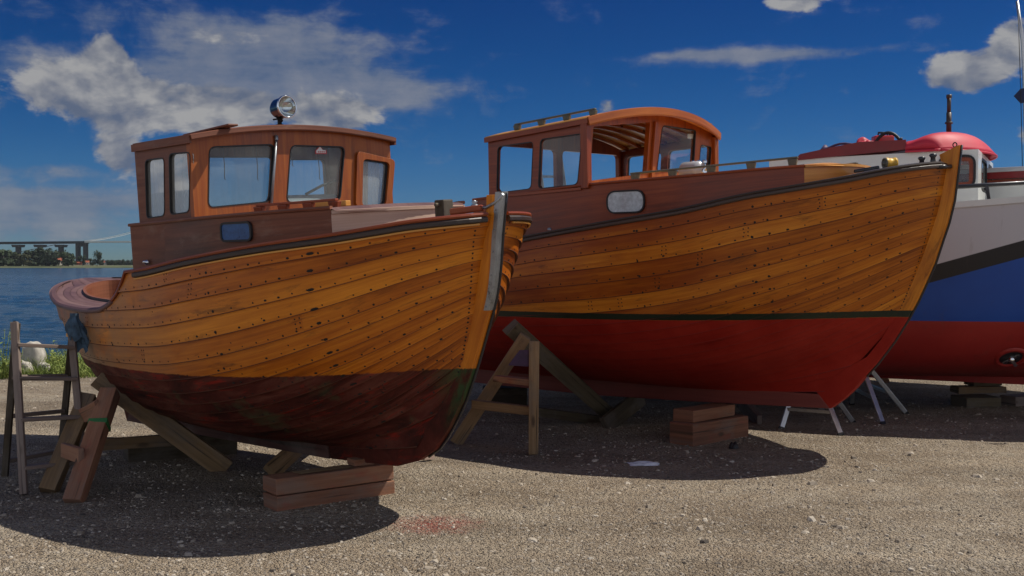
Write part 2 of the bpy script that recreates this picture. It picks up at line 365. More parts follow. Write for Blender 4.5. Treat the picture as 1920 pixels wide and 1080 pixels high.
# clouds: banks placed by azimuth and elevation, broken up by fractal noise
P3 = N('ShaderNodeCombineXYZ', {0: N.math('MULTIPLY', az, 1.0), 1: N.math('MULTIPLY', el, 1.55), 2: 0.}).outputs[0]
warp = N('ShaderNodeTexNoise', {'Vector': P3, 'Scale': 9., 'Detail': 3.}).outputs['Color']
P3w = N.vmath('ADD', P3, N('ShaderNodeVectorMath', {0: N.vmath('SUBTRACT', warp, (.5, .5, .5)), 'Scale': .05}, operation='SCALE').outputs[0])
nz = N.noise(P3w, 16., 9, .62); nzl = N.noise(P3w, 16., 5, .52); nzs = N.noise(N.vmath('ADD', P3w, (-.007, -.020, 0)), 16., 5, .52)
streak = N.noise(N('ShaderNodeCombineXYZ', {0: N.math('MULTIPLY', az, 7.), 1: N.math('MULTIPLY', el, 48.), 2: 3.}).outputs[0], 1., 7, .62)
def bank(x, y, rx, ry, s):
    a0, e0 = (x-960)/F, (HOR-y)/F
    u = N.math('DIVIDE', N.math('SUBTRACT', az, a0), rx/F); v = N.math('DIVIDE', N.math('SUBTRACT', el, e0), ry/F)
    q = N.math('ADD', N.math('MULTIPLY', u, u), N.math('MULTIPLY', v, v))
    return N.math('MULTIPLY', N.math('EXPONENT', N.math('MULTIPLY', q, -1.)), s)
def total(lst):
    t = bank(*lst[0])
    for b in lst[1:]: t = N.math('ADD', t, bank(*b))
    return t
puff = total([(238, 135, 42, 42, .75), (200, 190, 105, 42, .95), (330, 222, 170, 42, .80), (480, 210, 150, 46, .45), (440, 90, 120, 34, .38), (640, 222, 75, 40, .80), (255, 300, 52, 42, .80), (30, 30, 70, 34, .75), (20, 225, 45, 40, .65), (-90, 130, 90, 60, .9),
              (1765, 168, 85, 38, 1.0), (1845, 120, 45, 38, .85), (1885, 275, 45, 26, .6), (1475, 28, 55, 20, .75), (1135, 200, 32, 28, .42), (2100, 150, 110, 70, .9)])
veil = total([(520, 130, 250, 70, 1.15), (690, 182, 180, 34, .9), (400, 200, 200, 60, .5), (200, 60, 120, 30, .45), (130, 160, 170, 30, .5), (1450, 120, 220, 13, .85), (1300, 112, 80, 9, .5), (120, 335, 150, 16, .6), (140, 385, 220, 26, 1.0), (80, 430, 240, 40, .85), (480, 60, 200, 40, .35)])
rest = N.math('MAXIMUM', N.map(N.math('ABSOLUTE', az), .62, 1.0), N.map(el, .36, .62))  # unseen clouds overhead and to the sides, thickened for neutral fill
lowback = N.math('MULTIPLY', N.map(N.math('ABSOLUTE', az), 1.1, 1.7), N.map(el, .75, .10))  # unseen low cloud bank behind the camera, added to fill the shaded hull sides
pm = N.math('ADD', N.math('ADD', puff, N.math('MULTIPLY', rest, .34)), N.math('ADD', N.math('MULTIPLY', lowback, .65), N.math('MULTIPLY', N.math('SUBTRACT', nz, .5), 1.55)))
vm = N.math('ADD', veil, N.math('ADD', N.math('MULTIPLY', N.math('SUBTRACT', streak, .5), 1.0), N.math('MULTIPLY', N.math('SUBTRACT', nz, .5), 2.2)))
pa = N('ShaderNodeMapRange', {0: pm, 1: .33, 2: .56}, interpolation_type='SMOOTHSTEP').outputs[0]; va = N.math('MULTIPLY', N('ShaderNodeMapRange', {0: vm, 1: .15, 2: 1.0}, interpolation_type='SMOOTHSTEP').outputs[0], .80)
lit = N.map(N.math('ADD', N.math('MULTIPLY', N.math('SUBTRACT', nzl, nzs), 2.6), N.math('MULTIPLY', N.math('SUBTRACT', nz, .5), .55)), -.36, .30)
pc = N.ramp(lit, (0., (.10, .13, .20)), (.45, (.19, .205, .245)), (1., (.345, .345, .35)))
vc = N.ramp(N.map(N.math('ADD', N.math('MULTIPLY', streak, .4), N.math('MULTIPLY', nz, .6)), .36, .66), (0., (.075, .12, .21)), (1., (.25, .26, .29)))
boost = N.math('ADD', 1., N.math('MULTIPLY', lowback, 1.9))  # brightens the added bank for more fill
pc = N('ShaderNodeVectorMath', {0: pc, 'Scale': boost}, operation='SCALE').outputs[0]
c = N.mix(va, blue, vc); c = N.mix(N.math('MULTIPLY', pa, .96), c, pc)
below = N.map(dz, -.02, 0., 1, 0); c = N.mix(below, c, (.10, .10, .09))
bgd = N('ShaderNodeBackground', {'Color': c, 'Strength': 1.0})
N('ShaderNodeOutputWorld', {'Surface': bgd})
scn.view_settings.view_transform = 'Standard'; scn.view_settings.look = 'None'; scn.view_settings.exposure = 0; scn.view_settings.gamma = 1

# ------------------------------------------------------------------ ground: one sheet of gravel that falls to the water at the bank
def edge(x): return 17.0 + .16*(x + 8) if x > -8 else 17.0 + .05*(x + 8)
def ground_z(x, y):
    e = edge(x) + .5*noise.noise(V((x*.35, 1.7, 0)))
    h = .022*noise.noise(V((x*.5, y*.5, 0))) + .010*noise.noise(V((x*1.7, y*1.7, 4)))
    return h - 1.9*sstep(e, e+2.6, y)
mb = MB(); xs = [-160, -90, -50, -30, -20] + [-14 + i*.4 for i in range(71)] + [20, 30, 50, 90, 160]; ys = [-60, -25, -10, -2, 1, 3] + [4 + i*.25 for i in range(80)] + [26, 34, 50]
mb.grid([[(x, y, ground_z(x, y)) for x in xs] for y in ys], uvs=[[(x, y) for x in xs] for y in ys])
m, N = newmat('gravel_ground')
obj = N('ShaderNodeTexCoord').outputs['Object']; sp = N('ShaderNodeSeparateXYZ', {0: obj}); gx, gy = sp.outputs[0], sp.outputs[1]
big = N.noise(obj, .55, 5, .6); mid = N.noise(obj, 3.5, 6, .65); fine = N.noise(obj, 75., 4, .75)
vor = N('ShaderNodeTexVoronoi', {'Vector': obj, 'Scale': 85., 'Randomness': 1.}); vor2 = N('ShaderNodeTexVoronoi', {'Vector': obj, 'Scale': 38., 'Randomness': 1.})
cell = N('ShaderNodeSeparateColor', {0: vor.outputs['Color']}).outputs[0]; cell2 = N('ShaderNodeSeparateColor', {0: vor2.outputs['Color']}).outputs[1]
c = N.ramp(N.math('ADD', N.math('MULTIPLY', mid, .50), N.math('MULTIPLY', big, .56)), (.34, (.275, .212, .150)), (.52, (.400, .328, .243)), (.68, (.49, .425, .33)))
rut = N.noise(N('ShaderNodeMapping', {'Vector': obj, 'Scale': (.22, 1.5, 1), 'Rotation': (0, 0, .35)}).outputs[0], 1., 4, .55)
c = N.mix(1., c, N.ramp(rut, (.36, (.78, .77, .76)), (.52, (1., 1., 1.)), (.66, (1.16, 1.15, 1.13))), 'MULTIPLY')
c = N.mix(1., c, N.ramp(cell, (0., (.42, .41, .41)), (.20, (.84, .83, .82)), (.6, (1., 1., 1.)), (.88, (1.07, 1.06, 1.04)), (1., (1.22, 1.22, 1.22))), 'MULTIPLY')
c = N.mix(N.map(cell2, .88, .93, 0, .30), c, (.48, .45, .41)); c = N.mix(N.map(cell2, .12, .05, 0, .5), c, (.13, .105, .085))
c = N.mix(1., c, N.ramp(fine, (.3, (.80, .79, .78)), (.65, (1.10, 1.10, 1.10))), 'MULTIPLY')
# a spill of red paint by the bow block
sc = gp(815, 982)
du = N.math('DIVIDE', N.math('SUBTRACT', gx, sc.x), .36); dv = N.math('DIVIDE', N.math('SUBTRACT', gy, sc.y), .34)
blot = N.math('ADD', N.math('EXPONENT', N.math('MULTIPLY', N.math('ADD', N.math('MULTIPLY', du, du), N.math('MULTIPLY', dv, dv)), -1.)), N.math('MULTIPLY', N.math('SUBTRACT', N.noise(obj, 9., 7, .75), .5), 1.5))
c = N.mix(N.math('MULTIPLY', N.map(blot, .45, 1.0), N.map(cell, .15, .6, .75, .35)), c, (.34, .05, .045))
# soil under the grass of the bank
bank_d = N.math('SUBTRACT', gy, N.math('ADD', 15.6, N.math('MULTIPLY', N.math('MAXIMUM', N.math('ADD', gx, 8.), -1.), .16)))
c = N.mix(N.map(N.math('ADD', bank_d, N.math('MULTIPLY', N.math('SUBTRACT', mid, .5), 1.6)), -.2, .3), c, (.10, .13, .035))
hgt = N.math('ADD', N.math('MULTIPLY', vor.outputs['Distance'], -1.0), N.math('ADD', N.math('MULTIPLY', vor2.outputs['Distance'], -1.2), N.math('MULTIPLY', fine, .5)))
b = N('ShaderNodeBsdfPrincipled', {'Base Color': c, 'Roughness': .92, 'Specular IOR Level': .2, 'Normal': bump(N, hgt, .9, .03)})
finish(N, b); M['ground'] = m
ground = mb.build('ground', M['ground'], recalc=False); tag(ground, 'pale sandy gravel yard under the boats', None, kind='structure')

# loose stones, more of them near the camera: nobody could count them
m, N = newmat('loose_stone'); tn = N('ShaderNodeAttribute', attribute_name='tone').outputs['Fac']
c = N.ramp(tn, (0., (.07, .058, .048)), (.25, (.21, .175, .135)), (.6, (.39, .335, .265)), (.85, (.43, .375, .30)), (1., (.48, .435, .365)))
finish(N, N('ShaderNodeBsdfPrincipled', {'Base Color': c, 'Roughness': .85})); M['stone'] = m
mb = MB(); rng = random.Random(3)
base = [(1,0,-.3),(.3,.95,-.3),(-.8,.6,-.3),(-.8,-.6,-.3),(.3,-.95,-.3),(.5,.35,.6),(-.45,.45,.62),(-.3,-.5,.55),(.5,-.4,.5)]
bf = [(0,1,5),(1,2,6),(2,3,7,6),(3,4,7),(4,0,8),(0,5,8),(1,6,5),(4,8,7),(5,6,7,8)]
def stone(x, y, s, tone):
    a = rng.random()*6.28; ca, sa = math.cos(a), math.sin(a); ax, ay, az_ = s*rng.uniform(.7, 1.35), s*rng.uniform(.6, 1.0), s*rng.uniform(.35, .8)
    z = ground_z(x, y) + az_*.12; ids = []
    for px, py, pz in base:
        k = rng.uniform(.8, 1.2); px *= ax*k; py *= ay*k
        ids.append(mb.vert((x + px*ca - py*sa, y + px*sa + py*ca, z + pz*az_)))
    for f in bf: mb.face([ids[i] for i in f], tone=tone, uv=[(0, 0)]*len(f))
for i in range(24000):
    px = rng.uniform(-60, 1980); py = 1090 - 390*rng.random()**1.0
    if py < 720 and rng.random() < .5: continue
    p = gp(px, py); s = min(.036, .0038*math.exp(abs(rng.gauss(0, .62)))) * (1 + .05*(p.y-5))
    if rng.random() < .006: s *= 2.0
    if noise.noise(V((p.x*1.1, p.y*1.1, 9))) < -.15 and rng.random() < .6: continue
    stone(p.x, p.y, s, clamp(rng.gauss(.52, .26)))
for px, py, s in ((1000, 1053, .020), (760, 1070, .024), (905, 1066, .022), (1560, 1022, .02), (1180, 1050, .015), (1330, 1000, .018), (640, 1015, .018), (380, 955, .016), (1445, 905, .02), (1640, 880, .022), (1540, 985, .03), (1510, 1000, .028), (1590, 975, .024)):
    p = gp(px, py); stone(p.x, p.y, s, rng.uniform(.5, 1.))
st = mb.build('gravel', M['stone'], recalc=False); tag(st, 'loose grey and buff pebbles lying all over the yard', None, kind='stuff')

# ------------------------------------------------------------------ water
mb = MB(); LV = -1.25
azs = [-180 + i*8 for i in range(15)] + [-64 + i*.45 for i in range(62)] + [-36 + i*.14 for i in range(172)] + [-11.8 + i*.45 for i in range(170)] + [66 + i*8 for i in range(15)] + [180]
rs = [12*(600/12)**(i/330) for i in range(331)] + [900, 1500, 2200, 3000]; rows = []
for r in rs:
    row = []
    for a_ in azs:
        x, y = r*math.sin(R(a_)), r*math.cos(R(a_)); k_ = sstep(-66, -56, a_)*sstep(66, 56, a_)*(1-sstep(200, 560, r)); h_ = 0
        if k_ > 0:
            big = noise.noise(V((x*.16, y*.34, 0)))*.16; w_ = 1 + .6*noise.noise(V((x*.03, y*.05, 8)))
            h_ = k_*w_*(big + noise.noise(V((x*.55, y*1.05, 3)))*.085 + (1-abs(noise.noise(V((x*1.5, y*2.4, 5)))))*.045 - .03)
        row.append((x, y, LV + h_))
    rows.append(row)
mb.grid(rows)
m, N = newmat('sea_water'); obj = N('ShaderNodeTexCoord').outputs['Object']
w1 = N.noise(N('ShaderNodeMapping', {'Vector': obj, 'Scale': (.55, 1.5, 1)}).outputs[0], 1., 5, .62, .6)
w2 = N.noise(N('ShaderNodeMapping', {'Vector': obj, 'Scale': (.12, .42, 1)}).outputs[0], 1., 4, .6, .4)
w3 = N.noise(N('ShaderNodeMapping', {'Vector': obj, 'Scale': (.004, .03, 1)}).outputs[0], 1., 4, .6)
h = N.math('ADD', N.math('MULTIPLY', w1, .5), w2)
b = N('ShaderNodeBsdfPrincipled', {'Base Color': N.mix(N.map(w3, .35, .65), (.010, .042, .085), (.016, .055, .105)), 'Roughness': .10, 'Specular IOR Level': .38, 'IOR': 1.33, 'Normal': bump(N, h, .9, .6)})
finish(N, b); M['water'] = m
wo = mb.build('water', M['water'], recalc=False); tag(wo, 'rippled dark blue water of the sound', None, kind='structure')

# ------------------------------------------------------------------ the far shore
m, N = newmat('far_land'); obj = N('ShaderNodeTexCoord').outputs['Object']
c = N.ramp(N.noise(obj, .012, 6, .65), (.35, (.04, .055, .018)), (.5, (.075, .09, .032)), (.65, (.15, .14, .085)))
finish(N, N('ShaderNodeBsdfPrincipled', {'Base Color': c, 'Roughness': .95})); M['land'] = m
mb = MB(); DS = 1500.
rows = []
for i in range(90):
    x = -1800 + i*24; rows.append([(x, 1380 + 14*math.sin(i*.7), LV-.5), (x, 1392 + 14*math.sin(i*.7), .2 + .5*noise.noise(V((i*.3, 0, 0)))), (x, 1470, 1.4 + 1.0*noise.noise(V((i*.22, 5, 0)))), (x, 2300, 3), (x, 2600, -3)])
mb.grid(rows)
tag(mb.build('terrain', M['land'], recalc=False), 'low grassy far shore across the water', None, kind='structure')
def m_leaf(name, a, b_):
    m, N = newmat(name); obj = N('ShaderNodeTexCoord').outputs['Object']; tn = N('ShaderNodeAttribute', attribute_name='tone').outputs['Fac']
    c = N.mix(tn, a, b_); d = N('ShaderNodeBsdfPrincipled', {'Base Color': c, 'Roughness': .8}); finish(N, d); return m
LEAF = [m_leaf('leaf_dark', (.010, .021, .009), (.028, .050, .017)), m_leaf('leaf_mid', (.014, .030, .010), (.044, .072, .022)), m_leaf('leaf_olive', (.03, .040, .014), (.085, .09, .034))]
M['bark'] = m_plain('bark', (.06, .045, .035), .9)
def tree(px, base_y, w, h, d, mat, label, seed):
    """a crown of many leaf clumps spread through several lobes, on a trunk with limbs"""
    rg = random.Random(seed); p = at_depth(px, base_y, d); p.z = 2.0; k = d/F; W, Hh = w*k*1.2, h*k*1.06
    t = empty('broadleaf_tree', p, label, 'tree', 'trees on the far shore')
    tb = MB(); tb.tube([(0, 0, -2), (.02*W, 0, Hh*.3), (-.02*W, 0, Hh*.7)], [W*.035, W*.025, W*.01], 7)
    for j in range(4):
        a = j*1.6; tb.tube([(0, 0, Hh*(.22+.07*j)), (math.cos(a)*W*.27, math.sin(a)*W*.27, Hh*(.5+.06*j))], [W*.018, W*.006], 5)
    tb.build('trunk', M['bark'], t)
    cb = MB(); lobes = [(V((0, 0, Hh*.52)), W*.36, Hh*.42), (V((W*.2, 0, Hh*.2)), W*.26, Hh*.2), (V((-W*.2, 0, Hh*.2)), W*.26, Hh*.2)]
    for j in range(9):
        a = rg.uniform(0, 6.28); r = W*rg.uniform(.18, .36); lobes.append((V((math.cos(a)*r, math.sin(a)*r, Hh*rg.uniform(.10, .80))), W*rg.uniform(.14, .24), Hh*rg.uniform(.13, .24)))
    for c_, rx, rz in lobes:
        tone0 = rg.uniform(.1, .9)
        for q in range(95):
            dv_ = V((rg.gauss(0, 1), rg.gauss(0, 1), rg.gauss(0, 1))).normalized(); rr = rg.uniform(.6, 1.08)
            ce = c_ + V((dv_.x*rx, dv_.y*rx, dv_.z*rz))*rr; s = W*rg.uniform(.035, .075)
            n_ = (dv_ + V((rg.gauss(0, .5), rg.gauss(0, .5), rg.gauss(0, .5)))).normalized(); a_ = n_.orthogonal().normalized(); b2 = n_.cross(a_)
            cb.quad(ce + a_*s, ce + b2*s*.8, ce - a_*s, ce - b2*s*.8, tone=clamp(tone0*.5 + rg.random()*.5), uv=[(0, 0)]*4)
    cb.build('crown', mat, t, recalc=False)
TR = [(-12, 78, 62, 0), (42, 70, 52, 1), (18, 40, 34, 2), (72, 60, 40, 1), (100, 62, 56, 0), (118, 48, 44, 1), (150, 70, 64, 0), (168, 42, 48, 1), (205, 74, 50, 0), (216, 46, 40, 1), (247, 34, 30, 0), (300, 30, 34, 0), (350, 46, 50, 1), (-70, 90, 66, 0), (-150, 90, 62, 1)]
TR = [(x*.5 if 0 else x, w, h, k) for x, w, h, k in [(-30, 46, 36, 0), (6, 44, 33, 1), (24, 34, 26, 1), (44, 26, 22, 2), (60, 34, 30, 0), (78, 34, 27, 1), (92, 38, 32, 0), (101, 24, 26, 1), (117, 34, 30, 0), (128, 26, 25, 1), (154, 14, 19, 0), (170, 11, 14, 0), (182, 17, 29, 0)]]
KIND = ['dark green', 'mid green', 'olive']
PLACE = ['cut off by the photo\'s left edge', 'leftmost whole crown left of the first bridge pier', 'just left of the first bridge pier', 'low and wide under the first bridge pier', 'just right of the first bridge pier', 'third from the left under the deck', 'tallest of the clump under the deck', 'slim and in front of the tall clump', 'right of the tall clump', 'beside the orange roofed house', 'standing in the twin legged bridge pylon', 'smallest, right of the bridge pylon', 'tall, narrow and alone right of the bridge pylon']
for i, (x, w, h, k) in enumerate(TR):
    tree(x, 496, w, h, 1430 + (i % 3)*18, LEAF[k], f'{KIND[k]} tree on the far shore, {PLACE[i]}', 40+i)

# town roofs across the water
M['brick_roof'] = m_plain('tiled_roof', (.36, .10, .05), .8); M['plaster'] = m_plain('plaster', (.55, .52, .47), .8); M['dark_win'] = m_plain('dark_pane', (.03, .035, .045), .2)
def house(px, base_y, w, h, d, label, roofmat, wallmat, rz=.3):
    p = at_depth(px, base_y, d); p.z = 2.5; k = d/F; W, Hh = w*k, h*k; t = empty('house', p, label, 'house', 'houses on the far shore', rz)
    a = MB(); a.box((0, 0, Hh*.3), (W, W*.6, Hh*.6)); a.build('wall', wallmat, t)
    r = MB(); e = .54
    pts = [(-W*e, -W*.36, Hh*.58), (W*e, -W*.36, Hh*.58), (W*e, W*.36, Hh*.58), (-W*e, W*.36, Hh*.58), (-W*e, 0, Hh), (W*e, 0, Hh)]; ids = [r.vert(q) for q in pts]
    for f in ((0, 1, 5, 4), (2, 3, 4, 5), (1, 2, 5), (3, 0, 4), (0, 3, 2, 1)): r.face([ids[i] for i in f])
    ro = r.build('roof', roofmat, t); cb = MB(); cb.box((W*.2, 0, Hh*1.02), (W*.08, W*.08, Hh*.3)); cb.build('chimney', roofmat, ro)
    for sx_ in (-.25, .2):
        wb = MB(); wb.box((W*sx_, -W*.305, Hh*.3), (W*.16, .15, Hh*.24)); wb.build('window', M['dark_win'], t)
house(112, 494, 9, 13, 1440, 'white house with an orange tiled roof among the trees by the bridge', M['brick_roof'], M['plaster'], .9)
house(52, 494, 12, 9, 1445, 'low brown roofed house left of the orange roofed one', M['brick_roof'], M['brick_roof'])
house(148, 494, 11, 7, 1445, 'low red house just left of the bridge pylon', M['brick_roof'], M['brick_roof'])
house(163, 493, 8, 8, 1450, 'pale house with a red roof beside the right leg of the pylon', M['brick_roof'], M['plaster'])
rg = random.Random(12)
for i, x in enumerate((194, 200, 207, 214, 221, 228, 236, 243)):
    house(x, 494, 6, 7 + 3*rg.random(), 1900, ['pale town house with a red roof nearest the lone narrow tree', 'small pale town house second from the lone narrow tree', 'pale house third from the lone narrow tree', 'white house in the middle of the far town row', 'grey roofed house right of the middle of the far town row', 'red roofed house third from the cabin side', 'pale house second from the cabin side in the far town', 'pale house nearest the cabin side in the far town'][i], M['brick_roof'] if i in (0, 2, 5) else M['dark_win'], M['plaster'], rg.uniform(-.5, .5))
for i, x in enumerate((190, 204, 211, 218, 225, 232, 240, 248)):
    tree(x, 497, 9, 11, 1880, LEAF[i % 2], 'small dark tree between the houses of the far town, ' + ['beside the lone narrow tree', 'second', 'third', 'fourth', 'fifth', 'sixth', 'seventh', 'last before the cabin side'][i] + (' of the row' if 0 < i < 7 else ''), 90+i)

# ------------------------------------------------------------------ the suspension bridge
M['concrete'] = m_plain('bridge_concrete', (.040, .039, .043), .85, vary=.08, scale=.05); M['bridge_steel'] = m_plain('bridge_steel', (.60, .63, .62), .6, vary=.05, scale=.05); M['deckdark'] = m_plain('bridge_girder', (.022, .024, .028), .8, vary=.08, scale=.05)
BD = 2000.; k = BD/F
def bz(y): return EYE + (HOR-y)*k
def bx(x): return (x-960)*k
br = empty('suspension_bridge', (bx(153), BD, 0), 'long road bridge on concrete piers crossing the sound on the horizon', 'bridge')
ox = bx(153)
def bw(x, y, dy=0): return V((bx(x)-ox, dy, bz(y)))
b = MB(); b.grid([[bw(-420, 457.5, -12), bw(-420, 457.5, 12), bw(-420, 461, 12), bw(-420, 461, -12), bw(-420, 457.5, -12)], [bw(163, 452.3, -12), bw(163, 452.3, 12), bw(163, 456.6, 12), bw(163, 456.6, -12), bw(163, 452.3, -12)]], smooth=False); b.build('approach_deck', M['deckdark'], br)
b = MB(); b.grid([[bw(163, 452.4, -11), bw(163, 452.4, 11), bw(163, 455.2, 11), bw(163, 455.2, -11), bw(163, 452.4, -11)], [bw(700, 450, -11), bw(700, 450, 11), bw(700, 452.6, 11), bw(700, 452.6, -11), bw(700, 450, -11)]], smooth=False); b.build('main_span', M['bridge_steel'], br)
for x in (-210, -125, -45, 35, 76, 115):
    b = MB(); t = bw(x, 459); w = 7.5*k
    b.bar((t.x, 0, -2), (t.x, 0, t.z-3), w*.95, 9); b.bar((t.x, 0, t.z-4.5), (t.x, 0, t.z), w*1.9, 20, taper=1.15); b.build('pier', M['concrete'], br)
b = MB(); zt = bz(453.2)
for x in (147, 161): b.bar((bx(x)-ox, 0, -2), (bx(x)-ox, 0, zt), 4.6*k, 14)
b.bar((bx(147)-ox, 0, zt-4.5), (bx(161)-ox, 0, zt-4.5), 12, 9); b.build('pylon_pier', M['concrete'], br)
def cable(x0, y0, x1, y1, sag, dy):
    c_ = MB(); n = 24; c_.tube([(bx(lerp(x0, x1, i/n))-ox, dy, bz(lerp(y0, y1, i/n) + sag*4*(i/n)*(1-i/n))) for i in range(n+1)], .55, 5); return c_
cable(163, 452, 330, 404, 8, -10).build('cable', M['bridge_steel'], br); cable(163, 452, 330, 404, 8, 10).build('cable', M['bridge_steel'], br)
c_ = cable(12, 479, 118, 459, 1, -30); c_.build('stay_cable', M['concrete'], br)
b = MB(); zt = bz(330); tx = bx(335)-ox
for dy in (-12, 12): b.bar((tx, dy, -5), (tx, dy, zt), 7, 7)
b.bar((tx, -12, zt-6), (tx, 12, zt-6), 7, 7); b.build('main_tower', M['concrete'], br)

# ------------------------------------------------------------------ grass bank, boulders, weeds
mb = MB(); rg = random.Random(5)
for i in range(9000):
    px = rg.uniform(-80, 330); d = rg.uniform(15.2, 18.2); x = (px-960)/F*d; y = d
    if y < edge(x)-1.55+.5*noise.noise(V((x*1.2, 3, 0))) or y > edge(x)+.9: continue
    if noise.noise(V((x*.8, y*.8, 7))) < -.22: continue
    z = ground_z(x, y); h = rg.uniform(.07, .30)*(.6+.8*sstep(edge(x)-1.4, edge(x)-.2, y)); a = rg.uniform(0, 6.28); w = rg.uniform(.005, .011); l = V((rg.gauss(0, .35), rg.gauss(0, .35), 1)).normalized()*h
    s = V((math.cos(a), math.sin(a), 0))*w; p = V((x, y, z)); t = rg.random()
    mid_ = p + l*.55; tip = p + l + V((l.x, l.y, 0))*.7
    i0, i1, i2, i3, i4 = [mb.vert(q) for q in (p-s, p+s, mid_-s*.7, mid_+s*.7, tip)]
    mb.face([i0, i1, i3, i2], tone=t, uv=[(0, 0)]*4); mb.face([i2, i3, i4], tone=t, uv=[(0, 0)]*3)
M['grass'] = m_leaf('grass_blades', (.11, .17, .028), (.27, .31, .070))
tag(mb.build('grass', M['grass'], recalc=False), 'tufts of green grass along the bank by the water', None, kind='stuff')
M['boulder'] = m_plain('pale_granite', (.43, .40, .35), .85, vary=.3, scale=9., bs=.4)
def boulder(px, base_y, w, h, d, label, seed):
    bm = bmesh.new(); bmesh.ops.create_icosphere(bm, subdivisions=4, radius=1.); k = d/F
    for v_ in bm.verts:
        n_ = noise.noise(v_.co*1.1 + V((seed, 0, 0)))*.30 + noise.noise(v_.co*3. + V((seed, 3, 0)))*.08
        c = v_.co.copy(); m_ = max(abs(c.x), abs(c.y), abs(c.z)); c = c.lerp(c/m_*.8, .5)*(1+n_)
        v_.co = V((c.x*w*k*.5, c.y*w*k*.5, c.z*h*k*.55 + h*k*.42))
    me = bpy.data.meshes.new('boulder'); bm.to_mesh(me); bm.free(); me.polygons.foreach_set('use_smooth', [True]*len(me.polygons)); me.materials.append(M['boulder'])
    o = bpy.data.objects.new('boulder', me); COL.objects.link(o); p = at_depth(px, base_y, d); o.location = (p.x, p.y, ground_z(p.x, p.y)-.02); tag(o, label, 'boulder', 'boulders on the grass bank')
boulder(61, 690, 48, 66, 16.6, 'tall white boulder on the grass bank behind the step ladder', 2.)
boulder(44, 694, 30, 30, 16.2, 'small low grey boulder at the foot of the tall white one', 6.)
boulder(82, 694, 26, 26, 16.3, 'small rough boulder just right of the tall white one', 9.)
def weed(px, base_y, d, h, n, seed, label):
    rg = random.Random(seed); p = at_depth(px, base_y, d); t = empty('weed', (p.x, p.y, ground_z(p.x, p.y)), label, 'weed', 'weeds on the grass bank')
    s_, l_ = MB(), MB()
    for j in range(n):
        b0 = V((rg.gauss(0, .07), rg.gauss(0, .07), 0)); tip = b0 + V((rg.gauss(0, .10), rg.gauss(0, .10), h*rg.uniform(.6, 1.))); s_.tube([b0, b0.lerp(tip, .5) + V((rg.gauss(0, .02), 0, 0)), tip], [.006, .005, .002], 5)
        for q in range(22):
            c = b0.lerp(tip, rg.uniform(.15, 1.)); a = rg.uniform(0, 6.28); L = rg.uniform(.03, .075); dr = V((math.cos(a), math.sin(a), rg.uniform(-.1, .7))).normalized(); sd = dr.cross(V((0, 0, 1))).normalized()*L*.28
            l_.quad(c, c + dr*L*.5 + sd, c + dr*L, c + dr*L*.5 - sd, tone=rg.random(), uv=[(0, 0)]*4)
    s_.build('stem', M['grass'], t); l_.build('leaves', M['grass'], t, recalc=False)
weed(6, 700, 15.8, .82, 6, 1, 'tall leafy weed on the bank at the left edge of the photo')
weed(18, 702, 15.6, .45, 7, 2, 'low bushy weed beside the tall one, left of the step ladder')
weed(108, 704, 15.6, .42, 7, 3, 'bushy green weed behind the right legs of the step ladder')
weed(125, 700, 16.0, .55, 5, 4, 'taller weed on the bank beneath the round stern')

# ------------------------------------------------------------------ boats
class Boat:
    """local axes: x towards the bow, y to port, z up; the origin is the foot of the stem on the keel line"""
    def __init__(s, px, py, z, head, heel, label, name, cat='boat', group=None):
        s.O = gp(px, py, z); a, r = R(head), R(heel)
        Fv, L, U = V((math.cos(a), -math.sin(a), 0)), V((math.sin(a), math.cos(a), 0)), V((0, 0, 1))
        s.F, s.U, s.L = Fv, U*math.cos(r) - L*math.sin(r), L*math.cos(r) + U*math.sin(r)
        s.e = bpy.data.objects.new(name, None); COL.objects.link(s.e); tag(s.e, label, cat, group)
        mt = Matrix((s.F, s.L, s.U)).transposed().to_4x4(); mt.translation = s.O; s.e.matrix_world = mt; s.inv = mt.inverted()
        s.e.rotation_euler = mt.to_euler(); s.e.location = s.O
    def at(s, x, y, ax, val):
        r = ray(x, y); o = s.inv @ V((0, 0, EYE)); d = s.inv.to_3x3() @ r
        return o + d*((val - o[ax])/d[ax])
    def yz(s, pts, x): return [(lambda p: (p.y, p.z))(s.at(a, b, 0, x)) for a, b in pts]
    def xz(s, pts, y): return [(lambda p: (p.x, p.z))(s.at(a, b, 1, y)) for a, b in pts]

